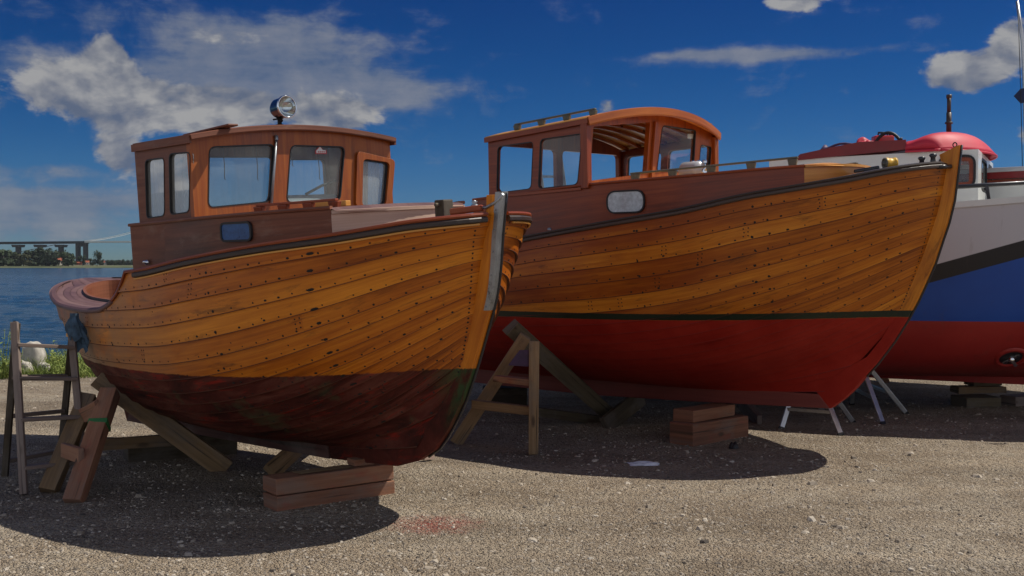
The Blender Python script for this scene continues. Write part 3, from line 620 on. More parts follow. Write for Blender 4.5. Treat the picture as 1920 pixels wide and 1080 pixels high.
class Hull:
    def __init__(s, xm, B, sheer, cut, stem_r, stern_r, mid, N, ys=.045, lap=.016, pw=None, nu=120):
        s.xm, s.B, s.N, s.ys, s.lap, s.nu = xm, B, N, ys, lap, nu
        s.zs = spline(sheer); s.cut = spline(cut) if cut else None
        s.fx = spline([(v, x) for v, x, z in stem_r]); s.fz = spline([(v, z) for v, x, z in stem_r])
        s.ax = spline([(v, x) for v, x, z in stern_r]); s.az = spline([(v, z) for v, x, z in stern_r])
        s.my = spline([(v, y) for v, y, z in mid]); s.mz = spline([(v, z) for v, y, z in mid])
        s.pw = pw or {}
    def ends(s, v, t): return (s.fx(v) - s.xm) if t >= 0 else (s.ax(v) - s.xm)
    def P(s, t, v, side=-1):
        f = t >= 0; q = min(1., abs(t)); a = s.pw['fwd' if f else 'aft']
        x = s.xm + q*s.ends(v, t)
        p = lerp(a[0], a[1], v**a[4]); e = lerp(a[2], a[3], v**a[4])
        y = s.ys + (s.my(v)*s.B - s.ys) * max(0., 1 - q**p)**e
        w = lerp(a[5], a[6], v)
        z0 = s.mz(v); z1 = s.fz(v) if f else s.az(v); z = z0 + (z1-z0)*q**w
        zt0 = s.mz(1); zt1 = s.fz(1) if f else s.az(1); zt = zt0 + (zt1-zt0)*q**a[6]
        xs_ = s.xm + q*s.ends(1, t)
        z += (s.zs(xs_) - zt) * v**2.2
        return V((x, side*y, z))
    def normal(s, t, v, side):
        e = 1e-3; tt = clamp(t, -.985, .985); vv = clamp(v, .012, .988)
        a = s.P(tt+e, vv, side) - s.P(tt-e, vv, side); b = s.P(tt, vv+e, side) - s.P(tt, vv-e, side)
        n = a.cross(b)*(-side)
        n = n.normalized()
        if n.y*side < 0: n = -n
        return n
    def tx(s, x, v=1.):
        d = x - s.xm; return d/abs(s.ends(v, 1 if d >= 0 else -1))
    def sheer_at(s, x, side=-1, off=0.):
        t = clamp(s.tx(x), -1, 1); p = s.P(t, 1., side)
        if s.cut and p.z > s.cut(p.x):
            lo, hi_ = .2, 1.
            for _ in range(24):
                m_ = (lo+hi_)/2; q = s.P(t, m_, side)
                if q.z > s.cut(q.x): hi_ = m_
                else: lo = m_
            p = s.P(t, lo, side)
        return p
    def half(s, x): return abs(s.sheer_at(x).y)
    def cutz(s, p):
        if s.cut and p.x < s.cut_from:
            c = s.cut(p.x)
            if p.z > c: return V((p.x, p.y, c)), True
        return p, False
    cut_from = -99; riv_zmin = -99
    def ts(s):
        n = s.nu; out = []
        for i in range(n+1):
            q = -1 + 2*i/n; out.append(math.sin(q*math.pi/2))
        return out
    def planking(s, mb, rg, rivets=True, riv_r=.0065, spacing=.12, seed_cols=()):
        ts = s.ts()
        for side in (-1, 1):
            for k in range(s.N):
                v0, v1 = k/s.N, (k+1)/s.N; rows = []; L = [0]; FR = (0, .034, .36, .68, 1.)
                joints = sorted(rg.uniform(-.9, .8) for _ in range(2)); t0_ = clamp(rg.gauss(.5, .20)); tones = [clamp(t0_ + rg.gauss(0, .10)) for _ in range(3)]
                for j, f in enumerate(FR):
                    v = lerp(v0, v1, f); row = []
                    for i, t in enumerate(ts):
                        p = s.P(t, v, side); fade = sstep(0, .05, 1-abs(t))*.85+.15
                        if j == 0 and i: L.append(L[-1] + (p - s.P(ts[i-1], v, side)).length)
                        p = p + s.normal(t, v, side)*(s.lap*(1-f)*fade)
                        row.append(s.cutz(p))
                    rows.append(row)
                ids = [[mb.vert(p) for p, _ in r] for r in rows]; W = .13
                low = []
                if s.lap:
                    for i, t in enumerate(ts):
                        q = s.cutz(s.P(t, v0, side) - s.normal(t, v0, side)*.004); low.append(mb.vert(q[0]))
                for i in range(len(ts)-1):
                    tone = tones[sum(ts[i] > jn for jn in joints)]
                    for j in range(4):
                        if all(rows[a][b][1] for a, b in ((j, i), (j, i+1), (j+1, i+1), (j+1, i))): continue
                        q = [ids[j][i], ids[j][i+1], ids[j+1][i+1], ids[j+1][i]]; uv = [(L[i], k*W+FR[j]*W), (L[i+1], k*W+FR[j]*W), (L[i+1], k*W+FR[j+1]*W), (L[i], k*W+FR[j+1]*W)]
                        if side < 0: q.reverse(); uv.reverse()
                        q = q[::-1]; uv = uv[::-1]
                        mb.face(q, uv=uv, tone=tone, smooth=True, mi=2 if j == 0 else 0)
                    if s.lap and not (rows[0][i][1] and rows[0][i+1][1]):
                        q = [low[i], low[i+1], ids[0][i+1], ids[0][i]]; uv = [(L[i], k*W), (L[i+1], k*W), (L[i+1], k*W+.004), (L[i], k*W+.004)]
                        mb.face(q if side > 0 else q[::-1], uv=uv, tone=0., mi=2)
                if rivets:
                    def dot(t, v, r, el=1.0):
                        p = s.P(t, v, side)
                        if p.z < s.riv_zmin: return
                        f = (v*s.N) % 1.; fade = sstep(0, .05, 1-abs(t))*.85+.15
                        n = s.normal(t, v, side); p2, c = s.cutz(p)
                        if c: return
                        p = p + n*(s.lap*(1-f)*fade + .0012); a = (s.P(min(t+.004, .9995), v, side) - s.P(t-.004, v, side)).normalized(); b = n.cross(a)
                        c0 = mb.vert(p + n*.002); rr = [mb.vert(p + (a*math.cos(h*math.pi/3)*el + b*math.sin(h*math.pi/3))*r) for h in range(6)]
                        for h in range(6): mb.face([c0, rr[h], rr[(h+1) % 6]], mi=1, uv=[(0, 0)]*3)
                    total = L[-1]; x = rg.uniform(0, spacing)
                    while x < total:
                        i = 0
                        while L[i+1] < x: i += 1
                        t = lerp(ts[i], ts[i+1], (x-L[i])/(L[i+1]-L[i]))
                        if abs(t) < .97 and rg.random() > .07: dot(t, v0 + (.17+rg.uniform(-.03, .03))/s.N, riv_r*rg.uniform(.7, 1.25), rg.choice((1, 1, 1.5)))
                        x += spacing*rg.uniform(.85, 1.15)
                    for tj in joints:
                        for f in (.3, .55, .8):
                            for o in (-.006, .006): dot(tj + o + rg.uniform(-.001, .001), lerp(v0, v1, f), riv_r*.9)
                    for f in (.32, .72): dot(.9945, lerp(v0, v1, f), riv_r*1.05); dot(-.985, lerp(v0, v1, f), riv_r)
                    for tc, el in seed_cols:
                        dot(tc + rg.uniform(-.006, .006), lerp(v0, v1, rg.uniform(.05, .25)), riv_r*1.5, el*rg.uniform(.7, 1.3))
                    for _ in range(2): dot(rg.uniform(-.9, .95), lerp(v0, v1, rg.uniform(.3, .9)), riv_r*.8)
    def sheer_line(s, x0, x1, n, side, du=0.):
        """points and outward directions along the top of the planking"""
        pts, outs = [], []
        for i in range(n+1):
            x = lerp(x0, x1, i/n); p = s.sheer_at(x, side)
            q = s.sheer_at(x+.01, side) - s.sheer_at(x-.01, side); o = V((-q.y*side*-1, 0, 0)); tvec = V((q.x, q.y, 0)).normalized(); o = V((tvec.y, -tvec.x, 0))
            if o.y*side < 0: o = -o
            pts.append(p); outs.append(o)
        return pts, outs
def strip_plate(mb, outer, inner, th, mi=0, tone=.5, fr=.72):
    """a solid between two (x, z) lines on the centreplane, th wide"""
    n = len(outer); L = 0
    rings = []
    for i in range(n):
        (ox, oz), (ix, iz) = outer[i], inner[i]
        rings.append([mb.vert((ix, -th/2, iz)), mb.vert((ox, -th/2*fr, oz)), mb.vert((ox, th/2*fr, oz)), mb.vert((ix, th/2, iz))])
    for i in range(n-1):
        l = math.hypot(outer[i+1][0]-outer[i][0], outer[i+1][1]-outer[i][1]); w = math.hypot(outer[i][0]-inner[i][0], outer[i][1]-inner[i][1])
        for k in range(4):
            j = (k+1) % 4; a = w*(k % 2 == 0) + .05*k
            mb.face([rings[i][k], rings[i][j], rings[i+1][j], rings[i+1][k]], uv=[(L, k*.3), (L, k*.3+.1), (L+l, k*.3+.1), (L+l, k*.3)], tone=tone, mi=mi)
        L += l
    mb.face(rings[0][::-1], tone=tone, mi=mi); mb.face(rings[-1], tone=tone, mi=mi)
def grab_rail(name, p0, p1, n, mat, parent, h=.055, w=.03, up=(0, 0, 1), outw=(0, -1, 0)):
    mb = MB(); p0, p1, up = V(p0), V(p1), V(up); d = (p1-p0); L = d.length; d.normalize()
    mb.bar(p0 + up*h, p1 + up*h, w, .017, tone=.5)
    for i in range(n):
        c = p0 + d*(L*(i/(n-1)*.94 + .03)); hw = .045
        for a, b_ in ((-1, 0), (1, 0)): pass
        mb.bar(c - up*.006, c + up*(h-.009), w*.95, hw*1.35, up=d, tone=.5, taper=1.35)
    return mb.build(name, mat, parent, bevel=.005)

# ================================================================== the nearer boat
A = Boat(740, 873, .25, 45, 4, 'varnished clinker boat with a worn dark bottom, glazed wheelhouse and round searchlight', 'wooden_boat', group='varnished wooden boats ashore')
hA = Hull(-1.4, 1.12,
    sheer=[(1.13, 1.655), (1.04, 1.645), (.90, 1.632), (.74, 1.608), (.52, 1.579), (.05, 1.536), (-.60, 1.466), (-1.27, 1.388), (-2.4, 1.34), (-4.4, 1.36)],
    cut=[(-1.30, 1.50), (-1.40, 1.375), (-1.48, 1.29), (-1.58, 1.215), (-1.72, 1.15), (-1.95, 1.10), (-2.3, 1.085), (-2.9, 1.09), (-3.6, 1.13), (-4.7, 1.22)],
    stem_r=[(0, .30, .17), (.06, .53, .42), (.13, .755, .695), (.40, .881, .99), (.60, .949, 1.20), (.87, 1.042, 1.513), (1., 1.107, 1.655)],
    stern_r=[(0, -3.75, .05), (.3, -3.85, .22), (.6, -4.00, .50), (.8, -4.36, .90), (1., -4.66, 1.36)],
    mid=[(0, .04, .07), (.13, .26, .12), (.36, .60, .28), (.54, .82, .48), (.68, .935, .70), (.84, .985, 1.04), (1., 1.0, 1.385)],
    N=17, pw={'fwd': (1.5, 2.6, 1.0, .56, .75, 2.6, 2.0), 'aft': (1.7, 2.05, 1.05, .60, .8, 2.4, 2.0)}, nu=150, lap=.017)
hA.cut_from = -1.30
mb = MB(); rg = random.Random(21)
hA.planking(mb, rg, True, .0066, .105, seed_cols=((.71, 2.4), (.40, 1.1), (-.12, 1.0), (-.55, 1.2)))
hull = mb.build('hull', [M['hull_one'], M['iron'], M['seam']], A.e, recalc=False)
# stem and keel: solid timber on the centreline
def ln(*p): return list(p)
so_ = [(a-.070*min(1, b/.3), b) for a, b in [(1.250, 1.775), (1.228, 1.66), (1.202, 1.526), (1.175, 1.36), (1.138, 1.202), (1.092, 1.08), (1.039, .966), (.975, .83), (.911, .70), (.80, .50), (.675, .33), (.49, .165), (.29, .07), (.06, .008), (-.7, -.036)]]
si_ = [(1.080, 1.775), (1.070, 1.655), (1.030, 1.513), (.985, 1.36), (.93, 1.20), (.895, 1.08), (.855, .985), (.80, .84), (.735, .695), (.63, .54), (.53, .42), (.38, .30), (.20, .24), (.0, .17), (-.7, .14)]
mb = MB(); strip_plate(mb, so_, si_, .105, tone=.80, fr=.5); mb.build('stem', M['hull_one'], A.e, bevel=.004)
mb = MB(); ko = [(-.703, -.036), (-2.0, -.058), (-3.3, -.075), (-3.88, -.08)]; ki = [(-.703, .14), (-2., .10), (-3.3, .07), (-3.74, .06)]
strip_plate(mb, ko, ki, .11, tone=.45); mb.build('keel', M['keel_one'], A.e, bevel=.006)
mb = MB(); strip_plate(mb, [(-3.88, -.08), (-3.98, .15), (-4.06, .45), (-4.30, .8), (-4.50, 1.08)], [(-3.6, .05), (-3.7, .2), (-3.85, .48), (-4.1, .8), (-4.35, 1.06)], .10, tone=.4); mb.build('sternpost', M['hull_one'], A.e, bevel=.006)
# zinc sheet folded round the head of the stem
mb = MB(); n = 14
def sline(z, pts): return spline([(p[1], p[0]) for p in pts])(z)
rows = []
for i in range(n+1):
    z = lerp(1.79, 1.085, i/n); xo = sline(z, so_); d = lerp(.040, .034, i/n)
    hw_ = .030 + .19*d; rows.append([(xo-d, -hw_, z), (xo-.006, -.0315, z), (xo+.006, -.024, z), (xo+.006, .024, z), (xo-.006, .0315, z), (xo-d, hw_, z)])
mb.grid(rows, smooth=False)
for j in (.15, .32, .5, .7, .85, .97):
    z = lerp(1.79, 1.085, j); mb.lathe((sline(z, so_)-.022, -.0345, z), (0, -1, 0), [(0, .007), (.004, .005), (.005, 0)], 8)
pl = mb.build('stem_plate', M['zinc'], A.e); md = pl.modifiers.new('t', 'SOLIDIFY'); md.thickness = .004
mb = MB(); mb.tube([(sline(z, so_)+.006, .014, z) for z in [1.78 - i*.07 for i in range(25)]], .009, 6); mb.build('stem_band', M['black'], A.e)
# rails
for side in (-1, 1):
    p, o = hA.sheer_line(-1.70, 1.105, 110, side); mb = MB(); sweep(mb, p, o, [(-.045, .0), (.018, .0), (.022, .010), (.018, .020), (-.045, .022)], tone=.55)
    mb.build('cap_rail', M['mahogany'], A.e)
    p, o = hA.sheer_line(-1.28, 1.104, 80, side); mb = MB(); sweep(mb, p, o, [(.0, -.038), (.018, -.036), (.024, -.030), (.024, -.012), (.018, -.004), (.0, -.002)], tone=.5); mb.build('rub_rail', M['rail_dark'], A.e)
    p, o = hA.sheer_line(-1.28, 1.095, 80, side); mb = MB(); sweep(mb, p, o, [(.0, -.052), (.012, -.050), (.012, -.041), (.0, -.0385)], tone=.8); mb.build('bead', M['orange_wood'], A.e)
    p, o = hA.sheer_line(-4.58, -1.66, 80, side); mb = MB(); sweep(mb, p, o, [(.0, -.012), (.020, -.010), (.026, .000), (.024, .014), (.010, .026), (-.03, .028), (-.03, .0245), (.0, .0245)], tone=.4); mb.build('rub_rail', M['deck'], A.e)
# foredeck (cambered) and after deck round an open cockpit
mb = MB(); rows = []; uvs = []
for i in range(41):
    x = lerp(-1.38, 1.09, i/40); b_ = hA.half(x)-.02; z = hA.sheer_at(x).z; rows.append([(x, lerp(-b_, b_, j/12), z - .015 + .06*(1-(lerp(-1, 1, j/12))**2)*b_) for j in range(13)]); uvs.append([(x, r[1]) for r in rows[-1]])
mb.grid(rows, uvs=uvs); mb.build('foredeck', M['deck'], A.e, recalc=False)
def well(x): return .80*max(0., 1-((x+1.7)/-2.42)**2)**.55 if x > -4.12 else 0.
mb = MB(); xs_ = [lerp(-4.60, -1.30, i/70) for i in range(71)]
nstr = 5
for side in (-1, 1):
    for q in range(nstr):
        rows = []; uvs = []
        for x in xs_:
            p = hA.sheer_at(x, side); c_ = well(x); b_ = abs(p.y)-.012; z = p.z + .022
            rows.append([(x, side*lerp(c_, b_, (q+e)/nstr), z + .012*(1-(q+e)/nstr) + .010*(x < -9)) for e in (.03, .97)]); uvs.append([(x, r[1]+q*.21) for r in rows[-1]])
        mb.grid(rows, uvs=uvs, smooth=False, tone=.42+.05*((q*3) % 5))
    rows = [[(x, side*well(x), hA.sheer_at(x).z+.014), (x, side*(hA.half(x)-.012), hA.sheer_at(x).z+.014)] for x in xs_]; mb.grid(rows, mi=1, smooth=False)
mb.build('after_deck', [M['deck'], M['rubber']], A.e, recalc=False)
mb = MB(); cx = [lerp(-4.1195, -1.30, (i/40)**1.6) for i in range(41)]
for side in (-1, 1):
    mb.grid([[(x, side*(well(x)-.0), hA.sheer_at(x).z+.055), (x, side*(well(x)-.022), hA.sheer_at(x).z+.055), (x, side*(well(x)-.024), .62)] for x in cx], smooth=False, uvs=[[(x, 0), (x, .02), (x, .5)] for x in cx], tone=.6)
    mb.grid([[(x, side*well(x), hA.sheer_at(x).z+.055), (x, side*(well(x)+.002), hA.sheer_at(x).z+.01)] for x in cx], smooth=False, mi=1)
mb.build('cockpit_coaming', [M['mahogany_dull'], M['rubber']], A.e, recalc=False)
mb = MB(); mb.box((-2.50, 0, .80), (2.2, 1.30, .03), tone=.6); mb.build('cockpit_floor', M['orange_wood'], A.e)
mb = MB(); mb.bar((-2.75, -.60, 1.00), (-2.75, .60, 1.00), .30, .025, tone=.7); mb.build('thwart', M['orange_wood'], A.e)
mb = MB(); mb.box((-2.2, .25, .93), (.45, .5, .24)); mb.build('engine_hatch', M['rubber'], A.e, bevel=.02)
# cabin trunk
ytA = spline([(-1.85, .86), (-.9, .86), (-.35, .80), (.0, .68), (.215, .55)])
def ztA(x): return lerp(1.696, 1.737, clamp((x+1.82)/2.03))
mb = MB(); xs_ = [lerp(-1.83, .215, i/40) for i in range(41)]
for side in (-1, 1):
    mb.grid([[(x, side*ytA(x), hA.sheer_at(x).z-.04 if x > -1.36 else 1.05), (x, side*ytA(x), ztA(x))] for x in xs_], uvs=[[(x, 0), (x, .3)] for x in xs_], smooth=True, tone=.35)
    mb.grid([[(x, side*ytA(x), ztA(x)), (x, side*(ytA(x)-.03), ztA(x)), (x, side*(ytA(x)-.03), 1.2)] for x in xs_], smooth=False, tone=.35)
mb.quad((-1.83, -.86, 1.0), (-1.83, .86, 1.0), (-1.83, .86, 1.70), (-1.83, -.86, 1.70), tone=.4)
mb.quad((-1.80, -.86, 1.0), (-1.80, .86, 1.0), (-1.80, .86, 1.70), (-1.80, -.86, 1.70), tone=.4)
trunk = mb.build('cabin_side', M['mahogany_dull'], A.e, recalc=False)
for side in (-1, 1):                        # moulding along the top
    mb = MB(); sweep(mb, [V((x, side*ytA(x), ztA(x)+.001)) for x in xs_], [V((0, side, 0))]*41, [(-.03, 0), (.014, 0), (.018, .01), (.014, .022), (-.03, .022)], tone=.4); mb.build('moulding', M['mahogany_dull'], trunk)
# pale front of the trunk, curved across the deck, and its top
mb = MB(); n = 16; arc = [(.215 + .16*math.cos(lerp(-90, 90, i/n)*math.pi/180)**.8, lerp(-.55, .55, i/n)) for i in range(n+1)]
mb.grid([[(x, y, hA.sheer_at(x).z - .03), (x, y, 1.708 + .005*(1-(y/.55)**2))] for x, y in arc], uvs=[[(y, 0), (y, .2)] for x, y in arc], tone=.5); mb.build('cabin_front', M['light_wood'], A.e, recalc=False)
mb = MB(); sweep(mb, [V((x+.004, y, 1.710+.005*(1-(y/.55)**2))) for x, y in arc], [V((1, y*.8, 0)) for x, y in arc], [(-.02, 0), (.012, 0), (.012, .02), (-.02, .022)], tone=.4); mb.build('moulding', M['light_wood'], A.e)
mb = MB(); rows = []
for i in range(21):
    x = lerp(-.93, .20, i/20); w = ytA(x)-.004; rows.append([(x, lerp(-w, w, j/10), ztA(x)+.012 + .012*(1-lerp(-1, 1, j/10)**2)) for j in range(11)])
for xx, k_ in ((.26, .96), (.33, .8), (.365, .45)): rows.append([(xx, lerp(-.55, .55, j/10)*k_, 1.722 + .008*(1-lerp(-1, 1, j/10)**2)) for j in range(11)])
mb.grid(rows, uvs=[[(p[0], p[1]) for p in r] for r in rows]); mb.build('cabin_top', M['deck'], A.e, recalc=False)
def porthole(boat, par, xs2, zs2, yf, out, glassmat, rimmat, r=.04):
    cx_, cz_ = sum(xs2)/2, sum(zs2)/2; yv = yf(cx_); sl_ = (yf(xs2[1])-yf(xs2[0]))/(xs2[1]-xs2[0])
    def pt(u, v): return (u, -(yf(cx_)+sl_*(u-cx_)) - out, v)
    hole = rpoly([(xs2[0], zs2[0]), (xs2[1], zs2[0]), (xs2[1], zs2[1]), (xs2[0], zs2[1])], r, 6)
    g = MB(); g.plate(pt, grow(hole, .004), depth=(0, .006, 0)); f = MB(); f.plate(lambda u, v: V(pt(u, v)) - V((0, .005, 0)), grow(hole, .008), [grow(hole, -.006)], depth=(0, .014, 0))
    o = f.build('porthole', rimmat, par); g.build('pane', glassmat, o); return o
q0, q1 = A.at(424, 419, 1, -.81), A.at(472, 450, 1, -.80); porthole(A, trunk, (q0.x, q1.x), (q1.z, q0.z), ytA, .012, M['sky_blue_glass'], M['rubber'], .035)
q = A.at(276, 492, 1, -.875); mb = MB(); mb.lathe((q.x, q.y, q.z), (0, -1, .2), [(0, .022), (.012, .02), (.018, .011), (.032, .009), (.034, 0)], 10); mb.build('fitting', M['chrome'], trunk)

# wheelhouse
def window(parent, pt, hole, depth, glass, rim, inset=.4, rimw=.006, rim_out=.003, name='window'):
    """a rounded pane in its rubber bead; depth is the vector through the wall"""
    D = V(depth); g = MB(); g.plate(lambda u, v: V(pt(u, v)) + D*inset, grow(hole, .010), depth=D.normalized()*.005)
    f = MB(); f.plate(lambda u, v: V(pt(u, v)) - D.normalized()*rim_out, grow(hole, rimw*.35), [grow(hole, -rimw)], depth=D.normalized()*(rim_out+D.length*inset+.002))
    o = f.build(name, rim, parent)
    if glass: g.build('pane', glass, o)
    return o
FXA, WA = A.at(365, 407, 1, -.85).x, .85
def wall_x(x, outer, holes, th, name, mat, parent, glass, rim, wmask=None, uvrot=True, rims=True):
    mb = MB(); pt = lambda u, v: (x, u, v); mb.plate(pt, outer, holes, depth=(-th, 0, 0), uvrot=uvrot, tone=.55); o = mb.build(name, mat, parent)
    for i, h in enumerate(holes):
        if rims: window(o, pt, h, (-th, 0, 0), (glass[i] if isinstance(glass, list) else glass) if (wmask is None or wmask[i]) else None, rim)
    return o
def wall_y(y, outer, holes, th, name, mat, parent, glass, rim, tone=.45):
    s = 1 if y < 0 else -1; mb = MB(); pt = lambda u, v: (u, y, v); mb.plate(pt, outer, holes, depth=(0, th*s, 0), tone=tone); o = mb.build(name, mat, parent)
    for h in holes: window(o, pt, h, (0, th*s, 0), glass, rim)
    return o
zr = lambda y: 2.245 + .085*(1-(y/.90)**2)
w1 = rpoly(A.yz([(392, 275), (515, 270), (508, 378), (390, 390)], FXA), .05); w2 = rpoly(A.yz([(545, 272), (647, 275), (638, 377), (537, 380)], FXA), .05); w3 = rpoly(A.yz([(679, 299), (727, 306), (720, 384), (677, 386)], FXA), .035)
top = [(lerp(.85, -.85, i/14), zr(lerp(.85, -.85, i/14))) for i in range(15)]
fw = wall_x(FXA, [(-.85, 1.70), (.85, 1.70)] + top, [w1, w2, w3], .045, 'front_wall', M['mahogany_lit'], A.e, [M['glass'], M['glass'], M['glass_misty']], M['rubber'])
# the hinged frame round the port window stands proud; a post beside each pane
hf = rpoly(A.yz([(667, 283), (738, 300), (731, 386), (664, 388)], FXA), .04); mb = MB(); mb.plate(lambda u, v: (FXA+.022, u, v), hf, [grow(w3, .004)], depth=(-.02, 0, 0), uvrot=True, tone=.6); mb.build('window_frame', M['mahogany_lit'], fw, bevel=.003)
q = A.yz([(517, 268), (507, 384)], FXA); mb = MB(); mb.tube([(FXA+.012, q[0][0]+.0, q[0][1]+.03), (FXA+.012, q[1][0], q[1][1])], .010, 6); mb.lathe((FXA+.012, q[0][0], q[0][1]+.02), (0, 0, 1), [(0, .014), (.03, .014), (.034, 0)], 8); mb.build('wiper_rod', M['zinc'], fw)
s1 = rpoly(A.xz([(272, 300), (308, 295), (309, 405), (275, 410)], -.85), .045); s2 = rpoly(A.xz([(317, 288), (357, 285), (355, 398), (319, 403)], -.85), .045)
xa_ = A.at(262, 420, 1, -.85).x
outl = [(xa_, 1.70), (FXA-.045, 1.70), (FXA-.045, zr(.85)), (xa_, zr(.85))]
wall_y(-.85, outl, [s1, s2], .04, 'side_wall', M['mahogany_dull'], A.e, M['glass_dull'], M['rubber']); wall_y(.85, outl, [s1, s2], .04, 'side_wall', M['mahogany_dull'], A.e, M['glass'], M['rubber'])
bk = rpoly([(-.77, 1.74), (.28, 1.74), (.28, 2.19), (-.77, 2.19)], .05); bk2 = rpoly([(.36, 1.3), (.77, 1.3), (.77, 2.17), (.36, 2.17)], .05)
wall_x(xa_+.04, [(-.81, 1.05), (.81, 1.05), (.81, zr(.81))] + [p for p in top if abs(p[0]) < .8] + [(-.81, zr(.81))], [bk, bk2], .04, 'back_wall', M['mahogany_dull'], A.e, M['glass'], M['rubber'], (True, False))
mb = MB(); rows = []; ny = 20
xr0, xr1 = xa_+.004, FXA+.045
for zt_, sg in ((.0, 1), (.034, 1)): rows.append(zt_)
def roof_slab(xs_, yw, zf, th, name, mat, parent, bow=lambda y: 0., tone=.5, smooth=True):
    mb = MB(); ny = 24; ys_ = [lerp(-yw, yw, j/ny) for j in range(ny+1)]; n = len(xs_)
    def pt(i, y, k): return (xs_[i] + (bow(y) if i == n-1 else 0), y, zf(xs_[i], y) + k*th)
    mb.grid([[pt(i, y, 1) for y in ys_] for i in range(n)], uvs=[[(xs_[i], y) for y in ys_] for i in range(n)], smooth=smooth, tone=tone)
    mb.grid([[pt(i, y, 0) for y in ys_][::-1] for i in range(n)], uvs=[[(xs_[i], y) for y in ys_] for i in range(n)], smooth=smooth, tone=tone*.8)
    for i in (0, n-1): mb.grid([[pt(i, y, 0) for y in ys_], [pt(i, y, 1) for y in ys_]], uvs=[[(y, 0) for y in ys_], [(y, th) for y in ys_]], smooth=False, tone=tone)
    for y in (-yw, yw): mb.grid([[pt(i, y, 0) for i in range(n)], [pt(i, y, 1) for i in range(n)]], uvs=[[(x, 0) for x in xs_], [(x, th) for x in xs_]], smooth=False, tone=tone)
    return mb.build(name, mat, parent, recalc=True, merge=True)
roof = roof_slab([lerp(xr0, xr1, i/8) for i in range(9)], .862, lambda x, y: zr(min(abs(y), .9)) + .004, .030, 'wheelhouse_roof', M['mahogany_dull'], A.e)
ys_ = [lerp(-.862, .862, i/24) for i in range(25)]
mb = MB(); sweep(mb, [V((xr1, y, zr(min(abs(y), .9))-.016)) for y in ys_], [V((1, 0, 0))]*25, [(0, .008), (.012, .008), (.016, .016), (.014, .044), (0, .048)], tone=.2); mb.build('roof_edge', M['mahogany_dull'], roof)
for sd in (-1, 1):
    mb = MB(); mb.bar((xr0, sd*.868, 2.252), (xr1, sd*.868, 2.252), .016, .05, tone=.4); mb.build('roof_edge', M['mahogany_dull'], roof)
mb = MB(); q0, q1 = A.at(318, 258, 1, -.72), A.at(412, 238, 1, -.72); mb.bar((q0.x+.04, -.60, zr(.60)+.030), (q1.x-.03, -.60, zr(.60)+.050), .08, .016, tone=.4); mb.build('roof_batten', M['mahogany_dull'], roof, bevel=.006)
# searchlight
q = A.at(528, 206, 1, -.10); q.z = 2.485
lampe = MB(); ax = V((1, .02, .06)).normalized()
lampe.lathe(q, ax, [(-.095, .0), (-.092, .028), (-.068, .055), (-.035, .071), (.045, .074), (.058, .079), (.070, .079), (.070, .071)], 32)
sl_o = lampe.build('searchlight', M['lamp_body'], A.e)
mb = MB(); mb.lathe(q, ax, [(.068, .072), (.055, .066), (.03, .05), (.012, .03), (.006, .0)], 32); mb.build('reflector', M['chrome'], sl_o)
mb = MB(); mb.lathe(q, ax, [(.070, .071), (.073, .045), (.075, .0)], 32); mb.build('lens', M['glass'], sl_o)
mb = MB(); mb.lathe(q, ax, [(.056, .077), (.060, .082), (.073, .082), (.077, .076), (.073, .071)], 32); mb.build('rim', M['chrome'], sl_o)
b0 = V((q.x-.035, q.y, zr(.1)+.03)); mb = MB(); mb.lathe(b0, (0, 0, 1), [(0, .032), (.012, .032), (.016, .016), (.045, .015), (.048, .022), (.06, .02), (.075, .016)], 14); mb.tube([b0 + V((0, 0, .06)), q - V((.01, 0, .09))], .013, 8); mb.tube([b0 + V((-.03, -.035, .05)), b0 + V((.02, .02, .058))], .006, 6); mb.build('bracket', M['iron'], sl_o)
# grab rail on the trunk, console, sticker, hanging cords, samson post
for sd in (-1,): grab_rail('grab_rail', (-.50, sd*.62, 1.742), (.16, sd*.46, 1.748), 4, M['mahogany'], A.e, .05, .035)
for yy in (-.62+.0,):
    mb = MB(); mb.bar((-.22, -.40, 1.775), (.10, -.33, 1.775), .05, .035, tone=.9); mb.build('deck_block', M['orange_wood'], A.e, bevel=.004)
mb = MB(); mb.plate(lambda u, v: (u, -.05, v), rpoly([(-1.22, 1.70), (-.97, 1.70), (-.97, 1.82), (-1.06, 1.87), (-1.22, 1.87)], .02), depth=(0, .46, 0)); mb.build('console', M['grey_white'], A.e)
mb = MB(); mb.tube([(-1.02, .12, 1.87), (-.98, .24, 1.93), (-.97, .36, 1.965)], .010, 6); mb.build('lever', M['rubber'], A.e)
q = A.yz([(588, 277), (610, 277), (610, 289), (588, 289)], FXA-.03); yc = (q[0][0]+q[1][0])/2; w_, z0_, z1_ = (q[1][0]-q[0][0])/2, q[2][1], q[0][1]
shape = [(yc-w_, z0_), (yc+w_, z0_), (yc+w_*.95, lerp(z0_, z1_, .62)), (yc+w_*.35, lerp(z0_, z1_, .66)), (yc-w_*.15, z1_+.018), (yc-w_*.62, lerp(z0_, z1_, .85)), (yc-w_, lerp(z0_, z1_, .5))]
mb = MB(); mb.plate(lambda u, v: (FXA-.014, u, v), shape, depth=(-.001, 0, 0)); st_ = mb.build('sticker', M['red'], fw)
mb = MB(); cy_, cz2 = sum(p[0] for p in shape)/7, sum(p[1] for p in shape)/7; mb.plate(lambda u, v: (FXA-.0125, u, v), [(lerp(cy_, a, .80), lerp(cz2, b_, .74)) for a, b_ in shape], depth=(-.001, 0, 0)); mb.build('sticker_face', M['white'], fw)
mb = MB()
for k_ in range(4): mb.quad(*[(FXA-.0115, yc + w_*(-.55+k_*.32+a), lerp(z0_, z1_, .22+b_)) for a, b_ in ((0, 0), (.2, 0), (.2, .22), (0, .22))], uv=[(0, 0)]*4)
mb.build('lettering', M['red'], fw, recalc=False)
